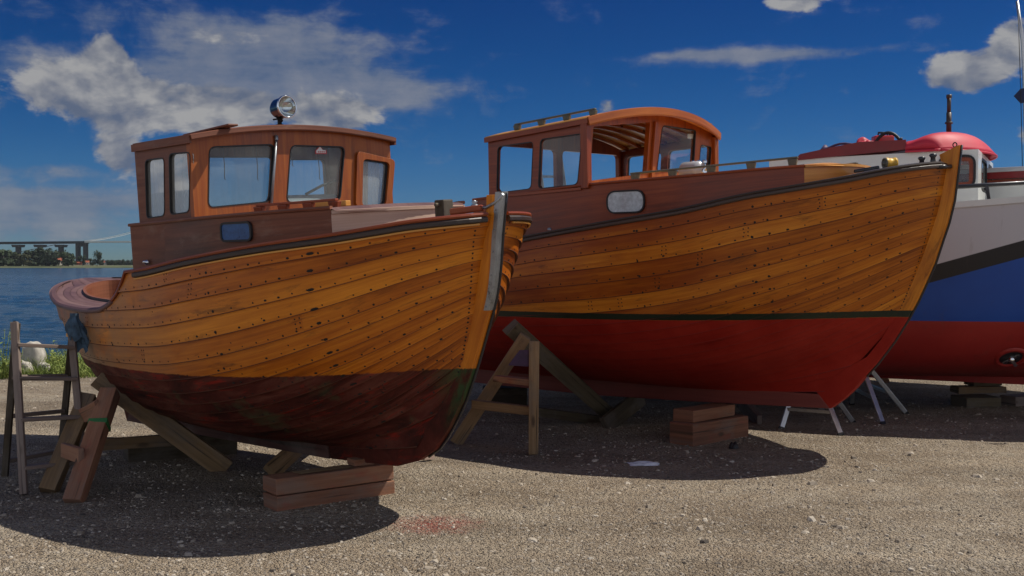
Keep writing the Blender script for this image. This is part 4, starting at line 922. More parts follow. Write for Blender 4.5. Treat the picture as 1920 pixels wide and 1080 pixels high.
for px_, y0_, y1_ in ((418, 284, 335), (480, 288, 336), (545, 290, 310), (596, 300, 335)):
    t0, t1 = A.at(px_, y0_, 0, FXA-.18), A.at(px_+3, y1_, 0, FXA-.18); mb = MB(); mb.tube([(t0.x, t0.y, 2.25), t0.lerp(t1, .5) + V((0, .006, 0)), t1, t1 + V((0, .01, -.008))], .003, 5); mb.build('cord', M['rubber'], A.e)
q = A.at(832, 392, 1, 0); mb = MB(); mb.bar((.64, 0, 1.5), (.64, 0, 1.765), .085, .085); mb.bar((.64, -.075, 1.735), (.64, .075, 1.735), .022, .022); mb.build('samson_post', M['timber_dark'], A.e, bevel=.008)
mb = MB(); mb.bar((.86, -.14, 1.685), (1.06, -.07, 1.70), .05, .04, tone=.8); mb.bar((.86, .14, 1.685), (1.06, .07, 1.70), .05, .04, tone=.8); mb.build('bow_chock', M['mahogany'], A.e, bevel=.01)
mb = MB(); mb.tube([(1.02, -.075, 1.705), (1.08, -.06, 1.70), (1.15, -.03, 1.735), (1.2, -.03, 1.775)], .009, 6); mb.lathe((1.0, -.075, 1.70), (0, 0, 1), [(0, .024), (.02, .022), (.03, .01), (.04, .02), (.05, 0)], 10); mb.build('shackle', M['zinc'], A.e)

# ================================================================== the farther varnished boat
Bt = Boat(1560, 765, .36, 42, 1.5, 'varnished clinker boat with a clean red bottom, green stripe and open framed wheelhouse', 'wooden_boat', group='varnished wooden boats ashore')
hB = Hull(-2.0, 1.35,
    sheer=[(1.075, 2.065), (1.0, 2.05), (.79, 2.008), (.50, 1.941), (.19, 1.888), (-.19, 1.83), (-.73, 1.728), (-1.42, 1.643), (-2.3, 1.535), (-2.75, 1.47), (-4.2, 1.39), (-5.7, 1.44)], cut=None,
    stem_r=[(0, .02, .15), (.05, .24, .39), (.12, .61, .81), (.33, .72, 1.06), (.58, .858, 1.42), (.80, .958, 1.74), (1., 1.02, 2.065)],
    stern_r=[(0, -4.9, .08), (.3, -5.1, .3), (.6, -5.35, .6), (.8, -5.55, .95), (1., -5.7, 1.42)],
    mid=[(0, .04, .08), (.12, .24, .14), (.36, .60, .33), (.54, .83, .57), (.68, .935, .81), (.84, .985, 1.18), (1., 1.0, 1.535)],
    N=19, pw={'fwd': (1.5, 2.5, 1.0, .56, .75, 2.6, 2.0), 'aft': (1.7, 2.4, 1.05, .56, .8, 2.4, 2.0)}, nu=150, lap=.009)
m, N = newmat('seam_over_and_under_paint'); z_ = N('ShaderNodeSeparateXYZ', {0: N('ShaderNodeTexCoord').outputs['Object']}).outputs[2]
finish(N, N('ShaderNodeBsdfPrincipled', {'Base Color': N.mix(N.map(z_, .81, .82), (.22, .016, .012), (.060, .015, .005)), 'Roughness': .7})); M['seam_two'] = m  # lap lines of the farther boat, lap shadow painted into the dark colour
hB.riv_zmin = .87
mb = MB(); rg = random.Random(44)
hB.planking(mb, rg, True, .0072, .13, seed_cols=((.62, 1.0), (.30, 1.0), (.66, 1.0)))
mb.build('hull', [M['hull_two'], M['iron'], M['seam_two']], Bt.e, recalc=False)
so2 = [(a-.075*min(1, b/.3)+.030*b/2.2, b) for a, b in [(1.155, 2.200), (1.135, 2.02), (1.105, 1.76), (1.065, 1.585), (1.019, 1.445), (.96, 1.26), (.893, 1.102), (.82, .94), (.742, .794), (.63, .61), (.497, .428), (.385, .30), (.265, .187), (.14, .09), (.0, 0)]]
si2 = [(.955, 2.130), (.985, 2.02), (.945, 1.76), (.905, 1.585), (.85, 1.445), (.785, 1.26), (.715, 1.102), (.65, .95), (.58, .811), (.47, .63), (.34, .47), (.20, .39), (.08, .31), (0, .25), (-.15, .17)]
mb = MB(); strip_plate(mb, so2, si2, .115, tone=.85); mb.build('stem', M['hull_two'], Bt.e, bevel=.004)
mb = MB(); mb.tube([(a+.004, 0, b_) for a, b_ in so2[:-3]], .012, 6); mb.build('stem_band', M['black'], Bt.e)
mb = MB(); strip_plate(mb, [(.0, .0), (-1.4, -.055), (-2.7, -.09), (-4.2, -.08), (-5.1, -.07)], [(-.1, .12), (-1.4, .10), (-2.7, .09), (-4.2, .09), (-4.9, .09)], .12, tone=.5); mb.build('keel', M['keel_two'], Bt.e, bevel=.006)
mb = MB(); strip_plate(mb, [(-5.1, -.07), (-5.2, .2), (-5.45, .6), (-5.78, 1.42)], [(-4.8, .08), (-5.0, .3), (-5.25, .6), (-5.6, 1.4)], .11, tone=.4); mb.build('sternpost', M['hull_two'], Bt.e, bevel=.006)
for side in (-1, 1):
    p, o = hB.sheer_line(-5.6, 1.045, 150, side); mb = MB(); sweep(mb, p, o, [(-.05, .0), (.020, .0), (.024, .008), (.020, .018), (-.05, .022)], tone=.5); mb.build('cap_rail', M['rail_dark'], Bt.e)
    mb = MB(); sweep(mb, p, o, [(.0, -.036), (.020, -.034), (.026, -.026), (.026, -.010), (.020, -.003), (.0, -.002)], tone=.7); mb.build('rub_rail', M['rail_dark'], Bt.e)
    mb = MB(); pp = p[-1] + V((.04, -side*.015, -.025)); mb.tube([p[-2] + V((0, side*.032, -.026)), p[-1] + V((.03, side*.020, -.023))], .018, 8); mb.build('rail_end', M['black'], Bt.e)
mb = MB(); rows = []; uvs = []
for i in range(61):
    x = lerp(-5.6, 1.02, i/60); b_ = hB.half(x)-.02; z = hB.sheer_at(x).z; rows.append([(x, lerp(-b_, b_, j/12), z - .015 + .05*(1-(lerp(-1, 1, j/12))**2)*b_) for j in range(13)]); uvs.append([(x, r[1]) for r in rows[-1]])
mb.grid(rows, uvs=uvs); mb.build('deck', M['deck'], Bt.e, recalc=False)
WB = 1.08
q0, q1, q2 = Bt.at(930, 375, 1, -WB), Bt.at(1099, 348, 1, -WB), Bt.at(1330, 322, 1, -.98); q3 = Bt.at(1508, 308, 1, -.60)
ytB = spline([(-3.3, WB), (-1.9, WB), (-.9, 1.0), (-.35, .85), (.06, .60)])
zB = spline([(q0.x, q0.z+.02), (q1.x, q1.z-.005), (-.7, 2.02), (.06, 2.062)])
mb = MB(); xs_ = [lerp(-3.25, .06, i/50) for i in range(51)]
for side in (-1, 1):
    mb.grid([[(x, side*ytB(x), hB.sheer_at(x).z-.05), (x, side*ytB(x), zB(x))] for x in xs_], uvs=[[(x, 0), (x, .4)] for x in xs_], tone=.5)
mb.quad((-3.25, -WB, 1.3), (-3.25, WB, 1.3), (-3.25, WB, 1.93), (-3.25, -WB, 1.93), tone=.5)
trunkB = mb.build('cabin_side', M['mahogany'], Bt.e, recalc=False)
for side in (-1, 1):
    mb = MB(); sweep(mb, [V((x, side*ytB(x), zB(x)+.001)) for x in xs_], [V((0, side, 0))]*51, [(-.03, 0), (.012, 0), (.016, .01), (.012, .022), (-.03, .022)], tone=.8); mb.build('moulding', M['mahogany'], trunkB)
n = 16; arc = [(.06 + .20*math.cos(lerp(-90, 90, i/n)*math.pi/180)**.8, lerp(-.60, .60, i/n)) for i in range(n+1)]
mb = MB(); mb.grid([[(x, y, hB.sheer_at(x).z - .03), (x, y, 2.058 + .015*(1-(y/.6)**2))] for x, y in arc], uvs=[[(y, 0), (y, .2)] for x, y in arc], tone=.5); mb.build('cabin_front', M['orange_wood'], Bt.e, recalc=False)
mb = MB(); sweep(mb, [V((x+.004, y, 2.060+.015*(1-(y/.6)**2))) for x, y in arc], [V((1, y*.8, 0)) for x, y in arc], [(-.02, 0), (.014, 0), (.014, .022), (-.02, .024)], tone=.4); mb.build('moulding', M['orange_wood'], Bt.e)
mb = MB(); rows = []
for i in range(26):
    x = lerp(-1.83, .05, i/25); w = ytB(x)-.004; rows.append([(x, lerp(-w, w, j/10), zB(x)+.012 + .05*(1-lerp(-1, 1, j/10)**2)) for j in range(11)])
for xx, k_ in ((.12, .95), (.19, .8), (.245, .45)): rows.append([(xx, lerp(-.6, .6, j/10)*k_, 2.075 + .03*(1-lerp(-1, 1, j/10)**2)) for j in range(11)])
mb.grid(rows, uvs=[[(p[0], p[1]) for p in r] for r in rows]); mb.build('cabin_top', M['orange_wood'], Bt.e, recalc=False)
yq = ytB(-1.4); q0, q1 = Bt.at(1142, 360, 1, -yq), Bt.at(1207, 397, 1, -yq); porthole(Bt, trunkB, (q0.x, q1.x), (q1.z, q0.z), ytB, .012, M['curtain_glass'], M['rubber'], .085)
# wheelhouse: side walls with two openings each, a front with one open panel
FXB = Bt.at(1100, 347, 1, -WB).x; xaB = Bt.at(917, 367, 1, -WB).x
zeB = lambda x: lerp(2.475, 2.555, clamp((x-xaB)/(FXB-xaB)))
camB = lambda y: .175*(1-(min(abs(y), 1.2)/1.2)**2)
o1 = rpoly(Bt.xz([(933, 275), (1000, 265), (996, 354), (931, 362)], -WB), .05); o2 = rpoly(Bt.xz([(1013, 261), (1092, 250), (1083, 346), (1009, 354)], -WB), .05)
zl = 1.93
outl = [(xaB, zl), (FXB-.05, zl+.03), (FXB-.05, zeB(FXB)), (xaB, zeB(xaB))]
for sd in (-1, 1):
    s_ = -sd; mb = MB(); mb.plate(lambda u, v: (u, sd*WB, v), outl, [o1, o2], depth=(0, .045*s_, 0), tone=.5); sw = mb.build('side_wall', M['mahogany'], Bt.e)
    for i, h in enumerate((o1, o2)): window(sw, lambda u, v: (u, sd*WB, v), h, (0, .045*s_, 0), None if i == 0 else M['glass_clear'], M['rubber'], rimw=.005)
    mb = MB(); mb.bar((xaB, sd*(WB+.008), zl+.005), (FXB-.05, sd*(WB+.008), zl+.035), .03, .022, tone=.9); mb.build('moulding', M['mahogany'], sw)
g1 = rpoly(Bt.yz([(1113, 237), (1219, 229), (1212, 325), (1100, 340)], FXB), .02)
g2 = rpoly(Bt.yz([(1242, 235), (1305, 242), (1300, 322), (1231, 322)], FXB), .05); g3 = rpoly(Bt.yz([(1314, 271), (1334, 276), (1331, 312), (1310, 314)], FXB), .03)
topz = lambda y: zeB(FXB) + camB(y) - .01
ends = WB
outer = [(-ends, 1.96), (ends, 2.0)] + [(lerp(ends, -ends, i/16), topz(lerp(ends, -ends, i/16))) for i in range(17)]
def fits(h): return [(clamp(y, -ends+.04, ends-.04), min(z, topz(y)-.055)) for y, z in h]
g1, g2, g3 = fits(g1), fits(g2), fits(g3)
mb = MB(); mb.plate(lambda u, v: (FXB, u, v), outer, [g1, g2, g3], depth=(-.05, 0, 0), uvrot=True, tone=.5); fwB = mb.build('front_wall', M['mahogany_lit'], Bt.e)
window(fwB, lambda u, v: (FXB, u, v), g2, (-.05, 0, 0), M['glass_clear'], M['rubber'], rimw=.006); window(fwB, lambda u, v: (FXB, u, v), g3, (-.05, 0, 0), M['glass_clear'], M['rubber'], rimw=.004)
q = Bt.yz([(1221, 228), (1213, 326)], FXB); mb = MB(); mb.bar((FXB+.016, q[0][0]+.06, min(q[0][1], topz(0)-.02)), (FXB+.016, q[1][0]+.06, q[1][1]-.06), .05, .03, up=(1, 0, 0), tone=.6); mb.build('window_post', M['mahogany_lit'], fwB, bevel=.004)
q = Bt.yz([(1112, 226), (1099, 346)], FXB); mb = MB(); mb.bar((FXB-.0, -WB-.003, 1.965), (FXB-.0, -WB-.003, zeB(FXB)-.0), .07, .075, up=(1, 0, 0), tone=.55); mb.build('corner_post', M['mahogany'], fwB, bevel=.006)
mb = MB(); mb.bar((FXB-.0, WB+.003, 1.965), (FXB-.0, WB+.003, zeB(FXB)-.0), .07, .075, up=(1, 0, 0), tone=.55); mb.build('corner_post', M['mahogany_lit'], fwB, bevel=.006)
bk = rpoly([(-.98, 1.99), (-.1, 1.99), (-.1, 2.44), (-.98, 2.44)], .06); bk2 = rpoly([(.0, 1.5), (.98, 1.5), (.98, 2.44), (.0, 2.44)], .06)
outer = [(-WB+.046, 1.5), (WB-.046, 1.45)] + [(lerp(WB-.046, -WB+.046, i/12), zeB(xaB)+camB(lerp(WB, -WB, i/12))-.012) for i in range(13)]
bk2 = [(a, max(b_, 1.52)) for a, b_ in bk2]
mb = MB(); mb.plate(lambda u, v: (xaB+.05, u, v), outer, [bk, bk2], depth=(-.045, 0, 0), uvrot=True, tone=.5); mb.build('back_wall', M['mahogany'], Bt.e)
xsR = [lerp(xaB-.015, FXB+.05, i/8) for i in range(9)]
roofB = roof_slab(xsR, 1.11, lambda x, y: zeB(x) + camB(y) - .004, .022, 'wheelhouse_roof', M['orange_wood'], Bt.e, bow=lambda y: .14*(1-(y/1.11)**2))
ys_ = [lerp(-1.11, 1.11, i/28) for i in range(29)]
mb = MB(); sweep(mb, [V((xsR[-1] + .14*(1-(y/1.11)**2), y, zeB(FXB)+camB(y)-.03)) for y in ys_], [V((1, y*.25, 0)) for y in ys_], [(0, -.03), (.016, -.03), (.020, -.015), (.018, .046), (0, .052)], tone=.7); mb.build('roof_edge', M['mahogany_lit'], roofB)
for sd in (-1, 1):
    mb = MB(); mb.bar((xsR[0], sd*1.11, zeB(xaB)+.012), (xsR[-1], sd*1.11, zeB(FXB)+.012), .022, .045, tone=.5); mb.build('roof_edge', M['mahogany'], roofB)
for i in range(7):
    x = lerp(xaB+.12, FXB-.08, i/6); mb = MB(); sweep(mb, [V((x, y, zeB(x)+camB(y)-.006)) for y in [lerp(-1.06, 1.06, j/14) for j in range(15)]], [V((1, 0, 0))]*15, [(-.016, -.032), (.016, -.032), (.016, 0), (-.016, 0)], tone=.6); mb.build('roof_beam', M['mahogany_lit'], roofB)
for y in (-.42, .1, .5):
    for x in (-2.3, -2.0): 
        mb = MB(); z = zeB(x)+camB(y)-.03; mb.tube([(x, y, z), (x, y, z-.02), (x+.015, y, z-.035), (x+.02, y, z-.02)], .005, 6); mb.build('hook', M['iron'], roofB)
q0, q1 = Bt.at(966, 249, 1, -.98), Bt.at(1122, 220, 1, -.98)
za, zb = zeB(xaB+.3)+camB(.98)+.02, zeB(FXB)+camB(.98)+.02
gr_ = grab_rail('grab_rail', (q0.x, -.98, za), (q1.x-.03, -.98, zb), 4, M['grey_rail'], roofB, .050, .032); grab_rail('grab_rail', (q0.x, .98, za), (q1.x-.03, .98, zb), 4, M['grey_rail'], roofB, .050, .032)
q0, q1 = Bt.at(1180, 335, 1, -.92), Bt.at(1490, 312, 1, -.62)
for sd in (-1, 1): grab_rail('grab_rail', (q0.x, sd*.90, zB(q0.x)+.024), (q1.x, sd*.56, zB(q1.x)+.03), 5, M['grey_rail'], Bt.e, .062, .036)
# grey winch on the cabin top, yellow drummed windlass, bow cleats, eye bolt, sticker
q = Bt.at(1318, 312, 1, -.15); q.z = 2.115; mb = MB(); mb.lathe(q - V((.12, 0, -.015)), (1, -.25, 0), [(-.13, 0), (-.125, .06), (-.09, .085), (.09, .085), (.13, .07), (.14, 0)], 20)
mb.box(q + V((0, 0, -.075)), (.30, .16, .05)); wo_ = mb.build('deck_blower', M['grey_white'], Bt.e)
for dx_ in (-.03, .03, .10): mb = MB(); mb.lathe(q + V((dx_-.08, 0, .08)), (0, 0, 1), [(0, .022), (.02, .022), (.028, .016), (.03, 0)], 12); mb.build('cap', M['chrome'], wo_)
mb = MB(); mb.lathe(q + V((.08, -.05, -.005)), (.5, -1, 0), [(0, .05), (.02, .05), (.022, .03), (.01, .0)], 14); mb.build('inlet', M['chrome'], wo_)
q = Bt.at(1660, 299, 1, -.12); mb = MB(); d = V((.62, .78, 0)); q.z = 2.085
mb.lathe(q, d, [(0, .046), (.02, .048), (.024, .043), (.07, .043), (.075, .048), (.09, .048), (.092, .0)], 24); wl_ = mb.build('windlass', M['yellow'], Bt.e); mb = MB(); mb.lathe(q, -d, [(0, .046), (.012, .044), (.014, .036), (.006, .034), (.008, .018), (.022, .016), (.024, 0)], 24); mb.build('drum_face', M['grey_rail'], wl_)
mb = MB(); mb.box(q + V((-.02, .03, -.075)), (.30, .16, .06)); mb.bar(q + V((-.25, -.05, -.055)), q + V((-.05, 0, -.03)), .03, .03); mb.build('base', M['black'], wl_, bevel=.01)
for x_ in (.86, .95):
    mb = MB(); z = hB.sheer_at(x_).z + .03; mb.lathe((x_, -.17, z), (0, 0, 1), [(0, .022), (.03, .018), (.05, .03), (.062, .022), (.066, 0)], 12); mb.build('bollard', M['black'], Bt.e)
mb = MB(); mb.tube([V((1.06 + .016*math.cos(a*math.pi/6), 0, 2.205 + .018*math.sin(a*math.pi/6))) for a in range(12)], .005, 6, closed=True); mb.bar((1.06, 0, 2.15), (1.06, 0, 2.19), .012, .012); mb.build('eye_bolt', M['iron'], Bt.e)
q = Bt.yz([(1288, 251), (1299, 251), (1299, 260), (1288, 260)], FXB-.035); mb = MB(); mb.plate(lambda u, v: (FXB-.027, u, v), rpoly(q, .012), depth=(-.001, 0, 0)); mb.build('sticker', M['white'], fwB)
q = Bt.at(1041, 427, 1, -1.21); mb = MB(); mb.lathe((q.x, -hB.half(q.x)+.06, hB.sheer_at(q.x).z+.035), (0, 0, 1), [(0, .02), (.02, .018), (.022, 0)], 8); mb.build('fitting', M['zinc'], Bt.e)

# ================================================================== steel barge with the red roof
Cc = Boat(2080, 728, .30, 28, 0, 'white, blue and red steel cruiser with a red domed wheelhouse roof', 'motor_cruiser')
hC = Hull(-3.2, 1.75,
    sheer=[(1.5, 2.22), (.3, 2.02), (-.5, 1.93), (-1.3, 1.87), (-3., 1.78), (-7.5, 1.75)], cut=None,
    stem_r=[(0, -.1, .12), (.25, .55, .45), (.5, .95, .9), (.75, 1.25, 1.5), (1., 1.5, 2.22)],
    stern_r=[(0, -6.5, .25), (.3, -7.0, .4), (.6, -7.3, .8), (1., -7.5, 1.75)],
    mid=[(0, .05, .05), (.12, .45, .09), (.28, .78, .26), (.45, .93, .62), (.62, .98, 1.0), (.8, 1.0, 1.38), (1., 1.0, 1.79)],
    N=12, pw={'fwd': (1.6, 2.6, 1.0, .60, .75, 2.6, 2.0), 'aft': (2., 3., 1., .5, .8, 2.4, 2.0)}, nu=60, lap=.0)
m, N = newmat('steel_hull_paint'); obj = N('ShaderNodeTexCoord').outputs['Object']; sp = N('ShaderNodeSeparateXYZ', {0: obj}); zz = sp.outputs[2]
zs_ = N.math('SUBTRACT', zz, N.math('MULTIPLY', N.math('ADD', sp.outputs[0], 1.35), .30))
n1 = N.noise(obj, 2.5, 5, .6); c = N.mix(N.map(n1, .3, .7), (.30, .014, .012), (.40, .030, .022)); sm = N.map(N.noise(obj, 5., 7, .7), .54, .66); c = N.mix(N.math('MULTIPLY', sm, .45), c, (.16, .010, .010))
c = N.mix(N.map(zz, .740, .745), c, N.mix(N.map(n1, .3, .7), (.003, .062, .36), (.006, .080, .42)))
c = N.mix(N.map(zs_, 1.20, 1.205), c, (.010, .010, .014)); c = N.mix(N.map(zs_, 1.365, 1.370), c, (.54, .54, .58))
rst = N.map(N.noise(N('ShaderNodeMapping', {'Vector': obj, 'Scale': (9, 9, .9)}).outputs[0], 1., 6, .7), .60, .72); c = N.mix(N.math('MULTIPLY', rst, .28), c, (.10, .07, .05))
finish(N, N('ShaderNodeBsdfPrincipled', {'Base Color': c, 'Roughness': .5, 'Coat Weight': .15, 'Coat Roughness': .3})); M['steel_hull'] = m
mb = MB(); hC.planking(mb, random.Random(3), False); mb.build('hull', [M['steel_hull']]*3, Cc.e, merge=True)
mb = MB(); strip_plate(mb, [(-.05, .0), (-2.5, .0), (-6.5, .0)], [(-.1, .14), (-2.5, .12), (-6.4, .3)], .12); mb.build('keel', M['steel_hull'], Cc.e)
for side in (-1, 1):
    p, o = hC.sheer_line(-7.2, 1.4, 60, side); mb = MB(); sweep(mb, p, o, [(-.06, .0), (.02, .0), (.02, .06), (-.06, .06)]); mb.build('bulwark_cap', M['white'], Cc.e)
mb = MB(); rows = [[(lerp(-7.2, 1.3, i/40), (hC.half(lerp(-7.2, 1.3, i/40))-.02)*k_, hC.sheer_at(lerp(-7.2, 1.3, i/40)).z-.05) for k_ in (-1, 0, 1)] for i in range(41)]; mb.grid(rows); mb.build('deck', M['white'], Cc.e, recalc=False)
# bow thruster tunnel in the bottom
def hull_hit(boat, h, px, py):
    best = None
    for i in range(-95, 96):
        for j in range(2, 97, 2):
            p = h.P(i/100, j/100, -1); w = boat.e.matrix_world if False else None
            q = boat.O + boat.F*p.x + boat.L*p.y + boat.U*p.z
            r = ray(px, py); tt = q.y/r.y; e_ = (q - V((0, 0, EYE)) - r*tt).length
            if best is None or e_ < best[0]: best = (e_, i/100, j/100)
    return best[1], best[2]
t_, v_ = hull_hit(Cc, hC, 1897, 668); p = hC.P(t_, v_, -1); n_ = hC.normal(t_, v_, -1)
mb = MB(); mb.lathe(p, n_, [(-.01, .165), (.012, .150), (.016, .125), (-.01, .118), (-.012, .0)], 24); tn_ = mb.build('bow_thruster', M['steel_hull'], Cc.e); mb = MB(); mb.lathe(p + n_*.003, n_, [(.0, .112), (.003, .0)], 20); mb.build('tunnel', M['black'], tn_)
mb = MB(); mb.lathe(p + n_*.006, n_, [(.0, .03), (.03, .028), (.045, .0)], 12); [mb.bar(p + n_*.012, p + n_*.012 + (V((math.cos(a), 0, math.sin(a)))*.09), .035, .01, up=n_) for a in (.5, 2.1, 3.7, 5.3)]; mb.build('propeller', M['chrome'], tn_)
# cabin
WC = .92; FXC = Cc.at(1834, 345, 1, -WC).x
qq = Cc.at(1829, 290, 1, -WC); qb_ = Cc.at(1829, 350, 1, -WC); zt1_, zb1_ = qq.z, qb_.z-.01; zE = Cc.at(1845, 279, 1, -WC).z
w1_ = rpoly([(qq.x-.36, zb1_), (qq.x, zb1_), (qq.x, zt1_), (qq.x-.36, zt1_)], .10)
for sd in (-1, 1):
    mb = MB(); mb.plate(lambda u, v: (u, sd*WC, v), [(-3.4, 1.75), (FXC, 1.75), (FXC, zE), (-3.4, zE-.02)], [w1_], depth=(0, -.04*sd, 0)); sw = mb.build('cabin_side', M['white'], Cc.e)
    for h in (w1_,): window(sw, lambda u, v: (u, sd*WC, v), h, (0, -.04*sd, 0), M['glass'], M['rubber'], rimw=.016, rim_out=.012)
    mb = MB(); mb.plate(lambda u, v: (u, sd*(WC-.005), v), grow(w1_, -.02), [grow(w1_, -.06)], depth=(0, -.02*sd, 0)); mb.build('window_frame', M['mahogany'], sw)
f1 = rpoly([(-.55, zb1_), (.10, zb1_), (.10, zt1_), (-.55, zt1_)], .09); f2 = rpoly([(.3, zb1_), (.80, zb1_), (.80, zt1_), (.3, zt1_)], .09)
mb = MB(); mb.plate(lambda u, v: (FXC-.001, u, v), [(-WC+.041, 1.75), (WC-.041, 1.75), (WC-.041, zE), (-WC+.041, zE)], [f1, f2], depth=(-.04, 0, 0)); fc = mb.build('front_wall', M['white'], Cc.e)
for h in (f1, f2): window(fc, lambda u, v: (FXC-.001, u, v), h, (-.04, 0, 0), M['glass'], M['rubber'], rimw=.02)
mb = MB(); mb.plate(lambda u, v: (-3.36, u, v), [(-WC+.041, 1.75), (WC-.041, 1.75), (WC-.041, zE-.03), (-WC+.041, zE-.03)], depth=(-.04, 0, 0)); mb.build('back_wall', M['white'], Cc.e)
# domed red roof
xr_a, xr_b = Cc.at(1698, 283, 1, -.95).x, FXC + .10
mb = MB(); rows = []
for i in range(25):
    u = i/24; x = lerp(xr_a, xr_b, u); hgt_ = lerp(.155, .245, sstep(0, .55, u)) * max(.05, 1 - clamp((u-.5)/.5)**2.6)
    rows.append([(x - u*.46*abs(math.sin(lerp(-math.pi/2, math.pi/2, j/20)))**2.2, .97*math.sin(lerp(-math.pi/2, math.pi/2, j/20)), zE + .012 + hgt_*max(0., math.cos(lerp(-math.pi/2, math.pi/2, j/20)))**.45) for j in range(21)])
mb.grid(rows); ro = mb.build('wheelhouse_roof', M['pink_red'], Cc.e, recalc=False); md = ro.modifiers.new('t', 'SOLIDIFY'); md.thickness = .025
pts = [V((lerp(xr_a, xr_b-.46, i/10), -.975, zE+.005)) for i in range(11)]
for dy_ in (0, 1.95): mb = MB(); mb.tube([p_ + V((0, dy_, 0)) for p_ in pts], .014, 6); mb.build('roof_edge', M['pink_red'], ro)
mb = MB(); mb.tube([(xr_b - .46*abs(q_)**2.2, .975*q_, zE+.008) for q_ in [i/10-1 for i in range(21)]], .014, 6); mb.build('roof_edge', M['pink_red'], ro)
# dark red coaming of the after cabin with gear on top
def zq(px, py): return Cc.at(px, py, 1, -.95)
qa, qb, qc, qd = zq(1488, 301), zq(1700, 280), zq(1694, 262), zq(1500, 289)
mb = MB(); qe, qf = zq(1612, 266), zq(1564, 275); pts = [(qa.x, qa.z), (qb.x, qb.z), (qb.x-.01, qc.z), (qe.x, qe.z), (qf.x, qf.z), (qd.x, qd.z)]
for sd in (-1, 1):
    mb.plate(lambda u, v: (u, sd*.95, v), pts, depth=(0, -.03*sd, 0))
mb.quad((qd.x, -.92, qd.z-.012), (qd.x, .92, qd.z-.012), (qc.x, .92, qc.z-.012), (qc.x, -.92, qc.z-.012)); mb.quad((qa.x, -0.94, qa.z), (qa.x, 0.94, qa.z), (qd.x, 0.94, qd.z-.003), (qd.x, -0.94, qd.z-.003)); mb.quad((qb.x-.01, -0.94, qb.z), (qb.x-.01, 0.94, qb.z), (qc.x-.01, 0.94, qc.z-.003), (qc.x-.01, -0.94, qc.z-.003))
mb.build('cabin_coaming', M['dark_red'], Cc.e)  # shaded side: the shade is put into its dark red colour
q = Cc.at(1779, 247, 1, 0); mb = MB(); q.z = 2.80; t1 = Cc.at(1779, 181, 1, 0); t1.x = q.x
mb.tube([q, q.lerp(t1, .55)], .028, 10); mb.tube([q.lerp(t1, .55), t1], .022, 10); mb.lathe(q.lerp(t1, .23), (0, 0, 1), [(0, .028), (.0, .042), (.02, .042), (.02, .028)], 10); mb.lathe(t1, (0, 0, 1), [(-.02, .022), (-.02, .03), (.02, .03), (.02, 0)], 10); mb.build('mast', M['rail_dark'], Cc.e)
mb = MB(); a, b_ = Cc.at(1800, 350, 1, -1.52), Cc.at(1990, 339, 1, -1.40); mb.tube([a + V((-1.2, 0, -.02)), a, b_], .022, 8)
for u in (.08, 1.0): c_ = a.lerp(b_, u)
pp = Cc.at(1850, 347, 1, -1.50); mb.bar((pp.x, pp.y, pp.z), (pp.x+.03, pp.y, 1.90), .03, .045); mb.bar((pp.x+1.3, pp.y+.1, pp.z), (pp.x+1.33, pp.y+.1, 1.95), .03, .045); mb.bar((a.x-1.1, a.y, pp.z), (a.x-1.1, a.y, 1.85), .03, .045); mb.build('railing', M['black'], Cc.e)
def on_roof(px, z, y): r = Cc.at(px, 270, 1, y); return Cc.O + Cc.F*r.x + Cc.L*y + Cc.U*z
# things lying on the red coaming
cz_ = lambda x: lerp(qd.z, qc.z, clamp((x-qd.x)/(qc.x-qd.x)))
def rest(px, y):
    x = Cc.at(px, 275, 1, y).x; p = Cc.O + Cc.F*x + Cc.L*y; p.z = Cc.O.z + cz_(x) - .012; return p
p0 = rest(1640, -.8); h_ = empty('hose', p0, 'black rubber hose arched over the dark red cabin coaming', 'hose'); mb = MB(); rx_ = (rest(1692, -.8)-rest(1640, -.8))
mb.tube([V((0, 0, .02)) + rx_*u + V((0, 0, .11*math.sin(math.pi*min(1, u*1.1))**.7 if u < .9 else .02)) for u in [i/16 for i in range(17)]], .018, 8); mb.tube([V((0, 0, .02)) - rx_*1.1*u + V((0, .1, .04*(1-u))) for u in [i/8 for i in range(9)]], .02, 8); hm = mb.build('hose_loop', M['rubber'], h_)
p0 = rest(1655, -.55); c_ = empty('fuel_can', p0, 'red plastic fuel can beside the black hose on the cabin coaming', 'fuel can'); mb = MB(); mb.box((0, 0, .07), (.22, .14, .13)); mb.build('can_body', M['red'], c_, bevel=.02); mb = MB(); mb.tube([(-.05, 0, .13), (-.05, 0, .17), (.05, 0, .17), (.05, 0, .13)], .012, 6); mb.lathe((.085, 0, .13), (0, 0, 1), [(0, .02), (.03, .02), (.03, 0)], 10); mb.build('handle', M['rubber'], c_)
def cloth_heap(name, p, sx_, sy_, h, mat, label, cat, seed):
    mb = MB(); rows = []
    for i in range(17):
        row = []
        for j in range(17):
            u, v = i/8-1, j/8-1; r = math.hypot(u, v); f_ = max(0., 1-r*r)**.6; nn = noise.noise(V((u*2+seed, v*2, seed)))
            row.append((u*sx_*(1+.2*nn), v*sy_*(1+.2*nn), h*f_*(1+.7*nn) + .004))
        rows.append(row)
    mb.grid(rows); o = mb.build(name, mat, None); o.location = p; tag(o, label, cat); return o
cloth_heap('cloth', rest(1622, -.7), .13, .10, .10, M['pink_red'], 'crumpled pink cloth on the dark red cabin coaming', 'cloth', 2.)
cloth_heap('tarpaulin', rest(1553, -.6), .15, .12, .09, M['purple'], 'bundled purple tarpaulin at the low end of the dark red coaming', 'tarpaulin', 5.)
